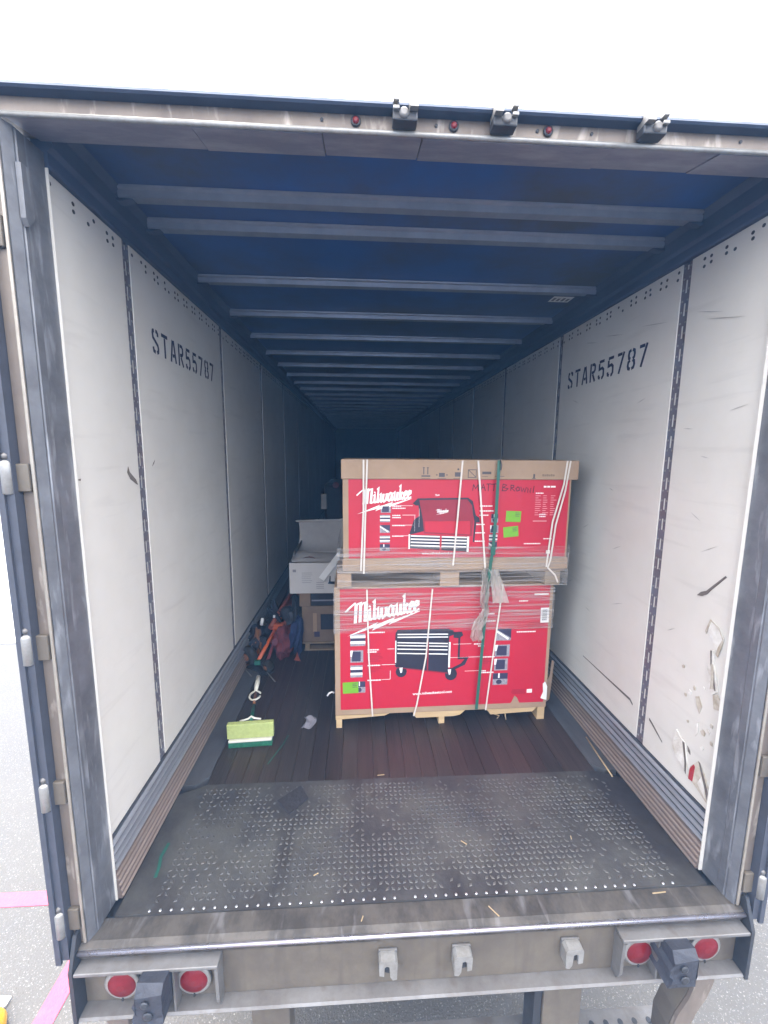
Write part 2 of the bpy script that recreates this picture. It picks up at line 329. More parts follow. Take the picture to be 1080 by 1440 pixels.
# ledges with a chamfered end, scuff rails
for sgn in (0, 1):
    mx = (lambda x: x) if not sgn else (lambda x: W - x)
    tp('floor_ledge', MB().prism([(mx(.03), .775), (mx(.10), .775), (mx(.160), .83), (mx(.160), LEN - .31), (mx(.03), LEN - .31)], 2, -.03, .004), 'ledge')
    tp('scuff_rail', MB().prism([(mx(a), b) for a, b in [(-.02, .128), (.014, .128), (.006, .271), (-.02, .271)]], 1, YP + .004, LEN - .31), 'scuff_shade')
    for r in range(4):
        z = .134 + r * .0345; dx = -.002 * r
        tp('scuff_rib', MB().prism([(mx(a + dx), b) for a, b in [(.0128, z), (.024, z + .004), (.027, z + .010), (.024, z + .017), (.0128, z + .021)]], 1, YP + .004, LEN - .31), 'scuff')
    tp('scuff_board', MB().prism([(mx(a), b) for a, b in [(-.02, .002), (.036, .002), (.016, .126), (-.02, .126)]], 1, YP + .004, LEN - .31), 'scuff2')
    for r in range(5):
        z = .010 + r * .024; dx = -.0038 * r
        tp('board_rib', MB().prism([(mx(a + dx), b) for a, b in [(.034, z), (.041, z + .002), (.040, z + .007), (.033, z + .009)]], 1, YP + .004, LEN - .31), 'scuff3')
    # wall panels and the perforated posts between them
    seams = [YP - .027] + [S0 + SP * k for k in range(13)]
    for k in range(13):
        a, b = seams[k] + .0275, min(seams[k + 1] - .0275, LEN - .31)
        if b - a < .05: continue
        p = tp('wall_panel', MB().box(min(mx(-.028), mx(0)), max(mx(-.028), mx(0)), a, b, ZB + .003, ZT, c=.0015), 'panel')
        if k < 6:
            h = MB(); n = int((b - a) / .058); rows = (ZT - .030, ZT - .058)
            for i in range(n):
                yy = a + .03 + i * .058 + (.014 if i % 2 else -.006)
                for q, zz in enumerate(rows):
                    if rnd.random() < .9: h.lathe((mx(.0), yy + rnd.uniform(-.003, .003), zz + rnd.uniform(-.003, .003)), (1 if not sgn else -1, 0, 0), [(.0075, -.001), (.0075, .0012), (.004, .0022)], 8)
            tp('rivet', h, 'holes', p, stuff=True)
        if k == 1: panel_text = p if sgn else panel_text_l if False else p
        if sgn and k == 0: panel_dam = p
        if sgn and k == 1: panel_tr = p
        if not sgn and k == 1: panel_tl = p
        if not sgn and k == 0: panel_l0 = p
    for k in range(13):
        yc = S0 + SP * k
        if yc > LEN - .4: continue
        m_ = MB(); x0, x1 = sorted((mx(-.0065), mx(-.004)))
        m_.box(x0, x1, yc - .0272, yc - .006, ZB + .003, ZT); m_.box(x0, x1, yc + .006, yc + .0272, ZB + .003, ZT)
        z = ZB + .003; i = 0
        if k < 5:
            while z < ZT - .05:
                m_.box(x0, x1, yc - .006, yc + .006, z, z + .045); z += .045 + .058
            m_.box(x0, x1, yc - .006, yc + .006, z, ZT) if z < ZT else None
        else: m_.box(x0, x1, yc - .006, yc + .006, z, ZT)
        po = tp('wall_post', m_, 'post')
        tp('slot_backing', MB().box(*sorted((mx(-.0125), mx(-.0075))), yc - .02, yc + .02, ZB + .01, ZT - .01), 'panel', po)
        if k < 3:
            h = MB()
            for i in range(int((ZT - ZB) / .05)):
                for dy in (-.0165, .0165): h.lathe((mx(-.004), yc + dy, ZB + .03 + i * .05), (1 if not sgn else -1, 0, 0), [(.0055, 0), (.0055, .0012), (.0025, .0022)], 8)
            tp('rivet', h, 'galv2', po, stuff=True)
    # top rail
    tp('top_rail', MB().prism([(mx(-.03), ZT + .003), (mx(.014), ZT + .003), (mx(.018), ZT + .012), (mx(.018), ZT + .05), (mx(.034), ZT + .062), (mx(.034), 2.842), (mx(.06), 2.868), (mx(-.03), 2.868)], 1, YP + .004, LEN - .31), 'rail')

# roof bows
ys = [.565, .795] + [1.385 + .6 * k for k in range(25)]
b0 = None
for yb in ys:
    if yb > LEN - .4: break
    if b0 is None:
        q = MB().prism([(yb - .042, 2.870), (yb - .040, 2.862), (yb - .027, 2.858), (yb - .022, 2.834), (yb + .022, 2.834), (yb + .027, 2.858), (yb + .040, 2.862), (yb + .042, 2.870)], 0, .045, W - .045)
        b0 = tp('roof_bow', q, 'bow'); g = []
        for sx in (0, 1):
            mx = (lambda x: x) if not sx else (lambda x: W - x)
            g.append(tp('bow_bracket', MB().prism([(mx(.036), 2.822), (mx(.06), 2.822), (mx(.10), 2.832), (mx(.036), 2.832)], 1, yb - .018, yb + .018), 'rail', b0))
        y0_ = yb
    else:
        c = tcopy(b0, (rnd.uniform(-.003, .003), yb - y0_, rnd.uniform(-.002, .002)))
        for x in g: tcopy(x, (0, 0, 0), c)
st = tp('roof_sticker', MB().face([(2.30, 1.52, 2.868), (2.44, 1.52, 2.868), (2.44, 1.62, 2.868), (2.30, 1.62, 2.868)]), 'paper')
q = MB()
for i in range(4): q.box(2.312 + i * .032, 2.330 + i * .032, 1.545 + .01 * (i % 2), 1.60, 2.8665, 2.8675)
tp('sticker_print', q, 'paper_ink', st)

# tread plate at the threshold
tpz = .006
plate = tp('tread_plate', MB().prism([(.042, .125), (W - .042, .125), (W - .042, .71), (W - .17, .772), (.17, .772), (.042, .71)], 2, -.02, tpz), 'tread')
q = MB(); p_ = .0255
for i in range(int(2.22 / p_)):
    for j in range(int(.6 / p_)):
        x, y = .17 + (i + .5) * p_, .16 + (j + .5) * p_
        worn = .15 + .75 * max(0, 1 - abs(x - .38) / .40) + .5 * max(0, (.22 - y) / .08) + (.35 if .98 < x < 1.08 and y < .6 else 0)
        nv = noise.noise((x * 3.1, y * 5.3, 2.0)) + .5 * noise.noise((x * 9, y * 12, 7.0))
        if rnd.random() < worn * .35 + max(0, nv) * 1.1 - .05: continue
        a = math.pi / 4 if (i + j) % 2 else -math.pi / 4
        ca, sa = math.cos(a), math.sin(a); h = rnd.uniform(.0018, .0026) * (1 - .5 * max(0, min(1, nv * 2 + .6))); l1, l2 = .0122 * rnd.uniform(.85, 1.02), .0068 * rnd.uniform(.8, 1.05)
        P = lambda u, v_, z: (x + u * ca - v_ * sa, y + u * sa + v_ * ca, tpz + z)
        o = [P(-l1, 0, 0), P(0, -l2, 0), P(l1, 0, 0), P(0, l2, 0)]; t = [P(-l1 * .7, 0, h), P(0, -l2 * .6, h), P(l1 * .7, 0, h), P(0, l2 * .6, h)]
        q.face(t)
        for k in range(4): q.face([o[k], o[(k + 1) % 4], t[(k + 1) % 4], t[k]])
tp('tread_bar', q, 'bars', plate, stuff=True)
rv0 = None
for i in range(52):
    if rv0 is None: rv0 = tp('rivet', MB().lathe((.17, .136, tpz), (0, 0, 1), [(.0058, -.001), (.0055, .002), (.003, .0034)], 10), 'rivet', plate)
    elif rnd.random() < .93: tcopy(rv0, (i * .0428, 0, 0), plate)

# rear sill and bumper
tp('rear_sill', MB().prism([(.022, -.024), (.028, -.011), (.05, -.004), (.123, -.001), (.123, -.06), (.052, -.06), (.03, -.055)], 0, -.035, W + .035), 'sill')
tp('sill_edge', MB().tube([(-.034, .022, -.021), (W + .034, .022, -.021)], .008, 10), 'sill_edge')
bmp = tp('bumper', MB().box(-.035, W + .035, .045, .058, -.270, -.062), 'bump_face')
tp('bumper_flange', MB().prism([(-.004, -.288), (.058, -.288), (.058, -.272), (-.002, -.272), (-.008, -.280)], 0, -.035, W + .035), 'galv', bmp)
for x0, x1 in ((-.05, -.036), (W + .036, W + .05)):
    tp('end_plate', MB().prism([(-.012, -.288), (.058, -.288), (.058, .05), (.03, .05), (-.012, -.06)], 0, x0, x1), 'dark', bmp)
def lampbox(x0, x1, inner, lamps, db, seed):
    tp('lamp_shelf', MB().box(x0, x1, -.012, .044, -.080, -.066, c=.003), 'galv', bmp)
    a, b = (x1 - .012, x1) if inner else (x0, x0 + .012)
    tp('shelf_side', MB().prism([(-.012, -.082), (.044, -.082), (.044, -.271), (.012, -.271), (-.006, -.23)], 0, a, b), 'galv', bmp)
    for xx in ((db + .054,) if inner else (db - .054,)): tp('lamp_bracket', MB().box(xx - .004, xx + .004, -.002, .044, -.270, -.084), 'galv', bmp)
    for lx in lamps:
        l = tp('tail_light', MB().lathe((lx, .044, -.186), (0, -1, 0), [(.054, 0), (.054, .010), (.050, .016), (.044, .0165), (.041, .0195), (.034, .0185), (.030, .0215), (.022, .0205), (.018, .0235), (.008, .0225)], 28), 'red_lens')
        h = MB(); R1 = [(.056 + .0105 * math.cos(t), .008 * (math.sin(t) + 1)) for t in [2 * math.pi * k / 10 for k in range(11)]]
        h.lathe((lx, .046, -.186), (0, -1, 0), R1, 28); tp('lamp_ring', h, 'galv2', l)
        tp('lamp_notch', MB().box(lx - .003, lx + .003, .026, .030, -.252, -.241), 'dark', l)
    r = random.Random(seed); pts = []
    for k in range(7): pts.append((db + .046, -.205 + k * .0245))
    for k in range(9): pts.append((db - .046 - r.uniform(0, .022) * (1 if k > 3 else .2), -.056 - k * .0185))
    u = MB(); bm = bmesh.new()
    fr = [bm.verts.new((x, -.078 + (.022 if z > -.075 else 0) + r.uniform(0, .006), z)) for x, z in pts]; bk = [bm.verts.new((x, .040, min(z, -.083))) for x, z in pts]
    bm.faces.new(fr); n = len(pts)
    for k in range(n): bm.faces.new((fr[k], fr[(k + 1) % n], bk[(k + 1) % n], bk[k]))
    bm.faces.new(list(reversed(bk))); u.add(bm); bm.free()
    d = tp('dock_bumper', u, 'rubber')
    tp('bolt', MB().lathe((db - .012, -.078, -.115), (0, -1, 0), [(.015, 0), (.015, .004), (.009, .006)], 8), 'dark', d)
    tp('bolt', MB().lathe((db - .004, -.078, -.165), (0, -1, 0), [(.018, 0), (.018, .003), (.010, .004)], 8), 'dark', d)
lampbox(-.034, .482, True, (.107, .374), .262, 3)
lampbox(2.046, W + .034, False, (2.150, 2.436), 2.258, 5)
def keeper(x, z, flip, top=False, g=1.):
    s = -1 if flip else 1
    if top:
        k = tp('lock_keeper', MB().box(x - .036, x + .036, .004, .044, z - .030, z - .004, c=.004), 'dark')
        tp('keeper_cup', MB().prism([(x + s * .012, z - .006), (x + s * .036, z - .006), (x + s * .036, z + .026), (x + s * .022, z + .030), (x + s * .010, z + .020)], 1, -.014, .040), 'galv2', k)
        for b in (-.008, .014): tp('keeper_prong', MB().box(*sorted((x - s * .036, x - s * .018)), -.006, .040, z + b, z + b + .009, c=.002), 'galv2', k)
        tp('keeper_cam', MB().lathe((x - s * .004, .004, z - .012), (0, -1, 0), [(.014, -.02), (.014, .004), (.008, .008)], 12), 'galv', k)
        return
    k = tp('lock_keeper', MB().box(x - .037, x + .037, .034, .044, z - .046, z + .038, c=.003), 'galv')
    u = [(-.034, -.046), (-.036, .026), (-.026, .038), (.028, .038), (.036, .028), (.034, -.026), (.016, -.030), (.014, .010), (.006, .016), (-.004, .012), (-.008, -.034), (-.018, -.050)]
    tp('keeper_hook', MB().prism([(x + s * a, z + b) for a, b in u], 1, .033, -.004), 'galv2', k)
    tp('keeper_cam', MB().prism([(x + s * a, z + b) for a, b in [(-.006, -.036), (-.006, .006), (.006, .012), (.014, .004), (.036, -.010), (.032, -.026), (.010, -.030)]], 1, .033, .010), 'dark', k)
for x, f in ((1.12, True), (1.413, False), (1.858, False)): keeper(x, -.142, f)

# under-ride guard
for x0, x1 in ((.580, .730), (1.772, 1.935)): tp('guard_post', MB().box(x0, x1, .05, .16, -.76, -.290, c=.004), 'bump_face')
tp('guard_side', MB().box(1.738, 1.770, .06, .15, -.76, -.290), 'dark')
gb = tp('guard_bar', MB().box(.05, 2.47, .06, .215, -.86, -.762), 'galv')
h = MB()
for i in range(34): h.lathe((.14 + i * .068, .105, -.761), (0, 0, 1), [(.012, -.002), (.012, .0012)], 10)
for i in range(34): h.lathe((.10 + i * .068, .165, -.761), (0, 0, 1), [(.012, -.002), (.012, .0012)], 10)
tp('grip_hole', h, 'dark', gb, stuff=True)
tp('bar_end', MB().prism([(.05, -.87), (.225, -.87), (.225, -.72), (.05, -.745)], 0, 2.472, 2.482), 'tan', gb)
for sgn in (0, 1):
    mx = (lambda x: x) if not sgn else (lambda x: W - x)
    pts = [(.062, -.290), (.062, -.40), (.085, -.48), (.125, -.56), (.150, -.64), (.150, -.76)]
    o_ = [(mx(a - .040), b) for a, b in pts] + [(mx(a + .040), b) for a, b in reversed(pts)]
    s_ = tp('guard_strut', MB().prism(o_, 1, .055, .070), 'tan')
    tp('strut_web', MB().prism([(mx(a + .028), b) for a, b in pts] + [(mx(a + .040), b) for a, b in reversed(pts)], 1, .072, .16), 'bump_face', s_)

# wheels under the floor
for yw in (2.3, 3.55):
    for xw in (.17, W - .17):
        for dx in (-.15, .15):
            wh = tp('wheel', MB().lathe((xw + dx - .13, yw, G + .5), (1, 0, 0), [(.30, 0), (.46, .02), (.498, .05), (.498, .21), (.46, .24), (.30, .26)], 32), 'tire')
            tp('rim', MB().lathe((xw + dx - .12, yw, G + .5), (1, 0, 0), [(.12, .02), (.28, .005), (.285, .235), (.12, .22)], 24), 'galv', wh)
    tp('axle', MB().tube([(.1, yw, G + .5), (W - .1, yw, G + .5)], .06), 'dark')

# rear frame: posts, jamb faces, beads, folded-back doors and hinges
for sgn in (0, 1):
    mx = (lambda x: x) if not sgn else (lambda x: W - x)
    def bx(a, b, *r, **k): return MB().box(*sorted((mx(a), mx(b))), *r, **k)
    po = tp('rear_post', bx(-.060, -.020, .050, .186, -.058, 2.762), 'tan')
    tp('jamb_face', MB().prism([(mx(-.0195), .049), (mx(-.010), .047), (mx(.004), .075), (mx(.010), .188), (mx(-.0195), .188)], 2, -.004, 2.760), 'jamb', po)
    tp('post_bead', bx(-.0225, -.0125, .040, .0465, .0, 2.762, c=.002), 'bead', po)
    tp('jamb_crease', MB().prism([(mx(.0035), .080), (mx(.0075), .084), (mx(.0085), .112), (mx(.0055), .116)], 2, .0, 2.755), 'jamb', po)
    tp('panel_trim', bx(-.019, .024 if sgn else .018, .1885, .1925, .0, 2.718), 'panel', po)
    d = tp('door', bx(-.105, -.088, .02, 1.23, -.05, 2.76, c=.004), 'door')
    tp('door_seal', bx(-.0866, -.0615, .018, 1.2, -.04, 2.75), 'seal', d)
    tp('door_edge', bx(-.1058, -.0868, .010, .0195, -.052, 2.762), 'seal', d)
    for zc in (.113, .633, 1.175, 1.742, 2.46):
        hg = tp('hinge', MB().lathe((mx(-.080), .022, zc - .05), (0, 0, 1), [(.010, -.004), (.0165, 0), (.0165, .092), (.015, .098), (.007, .104)], 16), 'galv2')
        tp('hinge_leaf', bx(-.068, -.026, .034, .0495, zc - .046, zc + .042, c=.003), 'bump_face', hg)
        tp('hinge_pin', MB().lathe((mx(-.080), .022, zc + .058), (0, 0, 1), [(.010, 0), (.010, .012), (.004, .018)], 10), 'galv', hg)

hd = tp('rear_header', MB().prism([(.05, 2.772), (.05, 2.834), (.14, 2.842), (.15, 2.871), (.198, 2.871), (.198, 2.804), (.19, 2.802)], 0, -.10, W + .10), 'tan')
tp('drip_rail', MB().prism([(.014, 2.822), (.020, 2.817), (.049, 2.815), (.049, 2.837), (.030, 2.837), (.018, 2.832)], 0, -.12, W + .12), 'drip', hd)
tp('header_bead', MB().tube([(-.10, .049, 2.770), (W + .10, .049, 2.770)], .0075, 10), 'galv2', hd)
xs = [-.0, .52, .90, 1.20, 1.80, 2.14, 2.54]
for i in range(6):
    tp('header_plate', MB().prism([(.054, 2.765 - .003 * (i % 2)), (.196, 2.797 - .003 * (i % 2)), (.196, 2.8015), (.054, 2.7705)], 0, xs[i] + .002, xs[i + 1] - .002), 'under', hd)
for x, f in ((1.143, False), (1.437, True), (1.893, True)): keeper(x, 2.806, f, True)
for x in (1.0, 1.293, 1.583):
    l = tp('marker_light', MB().lathe((x, .0495, 2.797), (0, -1, 0), [(.0095, 0), (.0095, .008), (.005, .012)], 14), 'red_lens')
    tp('lamp_ring', MB().lathe((x, .0495, 2.797), (0, -1, 0), [(.015, 0), (.015, .005), (.0096, .006)], 14), 'dark', l)
for x in (.9, 1.24, 1.55, 1.72, 2.2): tp('bolt', MB().lathe((x, .0495, 2.797), (0, -1, 0), [(.005, 0), (.005, .003)], 8), 'dark', hd)
tp('door_stop', MB().prism([(.07, 2.66), (.11, 2.66), (.11, 2.53), (.08, 2.49), (.07, 2.51)], 0, .006, .022), 'jamb')

# stencilled number on both walls
GL = {'S': [[(.52, .74), (.51, .86), (.44, .93), (.34, .93)], [(.22, .93), (.11, .90), (.08, .80), (.10, .64), (.48, .38), (.52, .26), (.50, .12), (.38, .07)], [(.26, .07), (.12, .10), (.08, .26)]],
      'T': [[(.02, .93), (.60, .93)], [(.31, .84), (.31, 0)]],
      'A': [[(.06, 0), (.27, .98)], [(.36, .98), (.56, 0)], [(.23, .30), (.41, .30)]],
      'R': [[(.09, 0), (.09, 1)], [(.20, .93), (.42, .92), (.51, .82), (.51, .62), (.42, .52), (.20, .50)], [(.30, .42), (.54, 0)]],
      '5': [[(.54, .93), (.09, .93)], [(.11, .84), (.11, .54), (.38, .58), (.50, .48), (.51, .18), (.42, .07), (.34, .07)], [(.22, .07), (.10, .11), (.07, .25)]],
      '7': [[(.03, .93), (.40, .93)], [(.54, 1.0), (.20, 0)]],
      '8': [[(.26, .94), (.12, .88), (.09, .72), (.12, .58), (.22, .52)], [(.36, .94), (.50, .88), (.53, .72), (.50, .58), (.40, .52)],
            [(.22, .47), (.10, .40), (.07, .24), (.12, .10), (.26, .06)], [(.40, .47), (.52, .40), (.55, .24), (.50, .10), (.36, .06)]]}
def stencil(fn, size, adv, par):
    for n, ch in enumerate('STAR55787'):
        q = MB()
        for i, st_ in enumerate(GL[ch]): q.ribbon([(x * size + n * adv, y * size) for x, y in st_], .15 * size, lambda u, v, i=i: fn(u, v, i * .0002))
        tp('stencilled_character', q, 'ink', par)
stencil(lambda u, v, d: (.0008 + d, .84 + u, 2.305 + v), .118, .0975, panel_tl)
stencil(lambda u, v, d: (W - .0008 - d, 1.735 - u, 2.303 + v), .118, .0975, panel_tr)

# gouges and torn liner on the near right panel, small scuffs elsewhere
def wallpoly(name, pts, m, par, d=.0012, right=True, th=.003):
    x0, x1 = (W - d - th, W - d) if right else (d, d + th)
    return tp(name, MB().prism(pts, 0, x0, x1), m, par)
wallpoly('gouge', [(.392, 1.200), (.372, 1.222), (.345, 1.236), (.322, 1.262), (.262, 1.328), (.256, 1.324), (.318, 1.252), (.340, 1.222), (.365, 1.205)], 'tear_dark', panel_dam)
wallpoly('tear', [(.318, 1.095), (.300, 1.12), (.255, 1.098), (.232, 1.06), (.236, 1.02), (.262, 1.0), (.282, 1.03), (.30, 1.05)], 'tear_white', panel_dam)
wallpoly('tear', [(.322, 1.06), (.304, 1.122), (.299, 1.12), (.316, 1.05)], 'tear_tan', panel_dam, d=.005)
wallpoly('tear', [(.236, 1.055), (.250, 1.02), (.258, .985), (.247, .975), (.238, 1.01), (.230, 1.05)], 'tear_tan', panel_dam, d=.005)
wallpoly('tear', [(.286, .985), (.270, .995), (.262, .93), (.245, .90), (.236, .86), (.228, .825), (.25, .80), (.278, .812), (.272, .87), (.29, .90)], 'tear_white', panel_dam, d=.001, th=.006)
wallpoly('tear', [(.272, .93), (.262, .935), (.250, .885), (.246, .83), (.262, .82), (.262, .87)], 'tear_tan', panel_dam, d=.0075)
wallpoly('tear', [(.250, .800), (.228, .815), (.205, .79), (.215, .75), (.238, .742)], 'tear_tan', panel_dam)
wallpoly('tear', [(.335, .74), (.318, .752), (.296, .715), (.305, .675), (.322, .70)], 'tear_tan', panel_dam)
wallpoly('tear', [(.318, .62), (.305, .63), (.300, .585), (.312, .56)], 'tear_white', panel_dam)
wallpoly('tear', [(.282, .99), (.276, .99), (.268, .93), (.252, .90), (.243, .86), (.234, .828), (.240, .826), (.250, .855), (.258, .895), (.273, .925)], 'tear_dark', panel_dam, d=.009, th=.001)
wallpoly('tear', [(.300, 1.12), (.255, 1.098), (.232, 1.06), (.235, 1.055), (.257, 1.092), (.300, 1.114)], 'tear_tan', panel_dam, d=.005, th=.001)
for (y, z, s) in ((.37, .74, .012), (.39, .715, .010), (.345, .775, .009), (.30, .80, .01), (.252, .62, .012), (.275, .60, .014), (.23, .585, .010), (.42, .84, .009), (.36, .60, .007), (.24, .66, .01), (.27, .53, .01), (.40, .45, .008)):
    a = [rnd.uniform(.6, 1.2) * s for _ in range(5)]
    wallpoly('chip', [(y + a[k] * math.cos(k * 1.256), z + 1.3 * a[k] * math.sin(k * 1.256)) for k in range(5)], rnd.choice(['tear_tan', 'tear_white', 'tear_tan']), panel_dam)
wallpoly('tear', [(.432, .43), (.415, .52), (.395, .50), (.36, .49), (.335, .40), (.335, .345), (.37, .375), (.405, .385)], 'tear_white', panel_dam, th=.005)
wallpoly('tear', [(.372, .49), (.360, .492), (.336, .40), (.333, .35), (.341, .36), (.346, .40)], 'tear_dark', panel_dam, d=.0065, th=.002)
wallpoly('tear', [(.325, .345), (.315, .405), (.280, .46), (.245, .43), (.205, .36), (.192, .30), (.23, .315), (.28, .335)], 'tear_tan', panel_dam, th=.004)
wallpoly('tear', [(.275, .462), (.266, .460), (.215, .37), (.190, .295), (.198, .296), (.228, .365)], 'tear_dark', panel_dam, d=.0055, th=.002)
wallpoly('tear', [(.316, .342), (.314, .395), (.298, .428), (.290, .42), (.295, .345)], 'tear_red', panel_dam, d=.0055, th=.003)
wallpoly('tear', [(.268, .36), (.252, .405), (.232, .37), (.222, .325)], 'tear_white', panel_dam, d=.0055, th=.002)
wallpoly('chip', [(.347, .485), (.330, .472), (.326, .455), (.34, .462)], 'tear_dark', panel_dam)
sc = [(1.26, .462, .002), (1.0, .458, .004), (.76, .456, .007), (.735, .44, .005)]
wallpoly('gouge', [(y, z + t) for y, z, t in sc] + [(y, z - t) for y, z, t in reversed(sc)], 'tear_dark', panel_tr, th=.001)
wallpoly('gouge', [(.60, .452), (.56, .43), (.50, .392), (.498, .385), (.56, .418), (.60, .44)], 'tear_dark', panel_dam, th=.001)
wallpoly('scuff_mark', [(.545, 1.76), (.555, 1.735), (.60, 1.70), (.615, 1.675), (.60, 1.68), (.555, 1.705), (.535, 1.735)], 'tear_dark', panel_l0, right=False, th=.001)
wallpoly('scuff_mark', [(.755, 1.755), (.775, 1.768), (.785, 1.785), (.77, 1.772)], 'tear_dark', panel_tl, right=False, th=.001)
wallpoly('scuff_mark', [(.21, 1.722), (.232, 1.726), (.23, 1.718)], 'tear_dark', panel_l0, right=False, th=.001)
for (y, z, l, an) in ((1.6, 2.20, .10, .35), (1.45, 2.56, .16, .22), (1.2, 2.54, .2, .2), (.9, 2.12, .07, -.3), (1.35, 1.35, .08, -.5), (1.1, 1.62, .05, .3), (1.0, 1.28, .09, -.45), (1.5, .92, .1, -.5), (.95, .95, .12, -.4), (.85, 2.50, .22, .18), (1.25, .80, .07, .2)):
    dy, dz = l / 2 * math.cos(an), l / 2 * math.sin(an)
    wallpoly('scuff_mark', [(y - dy, z - dz), (y, z + .0022), (y + dy, z + dz), (y, z - .0022)], 'scuff_soft', panel_tr, th=.0006)
for (y, z, l, an) in ((.5, 2.45, .16, .3), (.42, 2.40, .2, .25), (.55, 1.95, .06, .1), (.3, 2.02, .08, -.2), (.45, 1.55, .07, .5), (.36, 1.42, .10, -.5), (.52, .98, .06, -.6), (.44, 1.82, .05, .2)):
    dy, dz = l / 2 * math.cos(an), l / 2 * math.sin(an)
    wallpoly('scuff_mark', [(y - dy, z - dz), (y, z + .002), (y + dy, z + dz), (y, z - .002)], 'scuff_soft', panel_dam, th=.0006)

# ------------------------------------------------------------------ flat lettering helpers
def poly2(q, pts, mp): q.face([mp(a, b) for a, b in pts])
def font_part(name, text, size, mp, m, parent, bold=0.):
    cu = bpy.data.curves.new('lettering', 'FONT'); cu.body = text; cu.size = size; cu.offset = bold; cu.resolution_u = 2
    o = bpy.data.objects.new('lettering', cu); COL.objects.link(o); dg = bpy.context.evaluated_depsgraph_get(); dg.update()
    me = bpy.data.meshes.new_from_object(o.evaluated_get(dg)); bpy.data.objects.remove(o)
    q = MB(); vs = [v.co.copy() for v in me.vertices]
    for p in me.polygons: q.face([mp(vs[i].x, vs[i].y) for i in p.vertices])
    bpy.data.meshes.remove(me)
    return part(name, q, m, parent)
SCRIPT = [[(-.42, .66), (-.2, .84), (.06, 1.02), (.10, 1.0)], [(.14, 1.0), (.08, 0)], [(.10, .82), (.24, .98), (.36, .98), (.36, .85), (.32, 0)], [(.35, .80), (.50, .97), (.62, .96), (.62, .82), (.58, .06), (.66, .02), (.72, .1)],
          [(.74, .50), (.83, .56), (.82, .06), (.90, .02), (.95, .1)], [(.80, .70), (.86, .76)], [(.98, .90), (1.08, .98), (1.04, .06), (1.11, .02), (1.17, .12)],
          [(1.17, .50), (1.25, .56), (1.24, .10), (1.31, .02), (1.42, .14), (1.44, .56)], [(1.435, .16), (1.50, .02), (1.62, .10), (1.68, .40), (1.65, .56)],
          [(2.0, .48), (1.92, .57), (1.82, .50), (1.77, .30), (1.78, .10), (1.86, .02), (1.97, .16)], [(2.03, .57), (2.0, .08), (2.07, .02), (2.12, .1)],
          [(2.13, .50), (2.21, .57), (2.20, .12), (2.28, .02), (2.38, .14)], [(2.42, .57), (2.39, .08), (2.46, .02), (2.52, .12)],
          [(2.52, .90), (2.61, .98), (2.58, 0)], [(2.78, .54), (2.62, .28), (2.78, .03), (2.86, .06)],
          [(2.90, .24), (3.06, .36), (3.05, .52), (2.97, .57), (2.89, .44), (2.88, .14), (2.96, .02), (3.08, .10)], [(3.16, .24), (3.32, .36), (3.31, .52), (3.23, .57), (3.15, .44), (3.14, .14), (3.22, .02), (3.38, .14)]]
BOLT = [(-.35, -.62), (1.25, -.16), (1.12, -.29), (2.15, -.07), (2.02, -.20), (3.42, .02), (3.40, -.02), (1.78, -.42), (1.92, -.29), (.92, -.56), (1.05, -.41)]
def logo(parent, mp, h, rot, name='logo'):
    q = MB(); c, s_ = math.cos(rot), math.sin(rot)
    def f(a, b, d=0):
        a2, b2 = (a + b * .16) * h, b * h
        return mp(a2 * c - b2 * s_, a2 * s_ + b2 * c, d)
    for i, st_ in enumerate(SCRIPT): q.ribbon(st_, .165, lambda u, v, i=i: f(u, v, (i % 4) * .0002), nib=(.35, .42))
    q.face([f(a, b) for a, b in BOLT])
    return part(name, q, 'white', parent)

# ------------------------------------------------------------------ lower crate
C1 = thing('pallet_crate', 'larger lower red and kraft carton on a pale pallet, carrying another red carton', 'crate', (.846, 1.222, 0), .022)
LW, LD = 1.452, .68
part('carton', MB().box(0, LW, 0, LD, .092, .978, c=.004), 'kraft', C1)
# artwork units = photo-sized points from the artwork's top left; 298 wide, 168 high
AX, AZ, A0, AT = 1.392 / 298, .834 / 168, .036, .968
def L1(d): return lambda a, b, e=0: (A0 + a * AX, -.0024 - d - e, AT - b * AZ)
def rect(q, a0, b0, a1, b1, mp): q.face([mp(a0, b1), mp(a1, b1), mp(a1, b0), mp(a0, b0)])
q = MB()
edge = [(0, 0), (298, 0), (298, 168), (262, 168), (258, 160), (254, 157), (250, 166), (248, 168), (0, 168)]
pts = [L1(0)(a, b) for a, b in edge]
q.face([(x, y, z) for x, y, z in pts]); bk = [(x, y + .0020, z) for x, y, z in pts]
for i in range(len(pts)): q.face([pts[i], pts[(i + 1) % len(pts)], bk[(i + 1) % len(pts)], bk[i]])
P1 = part('printed_panel', q, 'red', C1)
logo(P1, lambda a, b, d=0: (A0 + .088 + a, -.0036 - d, AT - .232 + b), .128, .172)
# the pictured cabinet
def mpL(d): f = L1(d); return lambda a, b: f(a, b)
q = MB(); f1 = mpL(.0008)
poly2(q, [(77, 62), (80, 57), (152, 57), (160, 60), (160, 66), (154, 68), (154, 120), (148, 120), (79, 110), (77, 108)], f1)
poly2(q, [(160, 62), (172, 62), (174, 67), (170, 70), (170, 98), (183, 98), (178, 109), (160, 117), (152, 120), (153, 116), (172, 107), (177, 101), (167, 101), (167, 71), (160, 70)], f1)
for cx, cy, r in ((86, 116, 8), (158, 122, 9)): poly2(q, [(cx + r * math.cos(k * .5236), cy + r * math.sin(k * .5236)) for k in range(12)], mpL(.0014))
part('picture_cabinet', q, 'black', P1)
q = MB(); f2_ = mpL(.0018)
def stripe(a0, a1, b0, slope, t): poly2(q, [(a0, b0 + t), (a1, b0 + t + (a1 - a0) * slope), (a1, b0 + (a1 - a0) * slope), (a0, b0)], f2_)
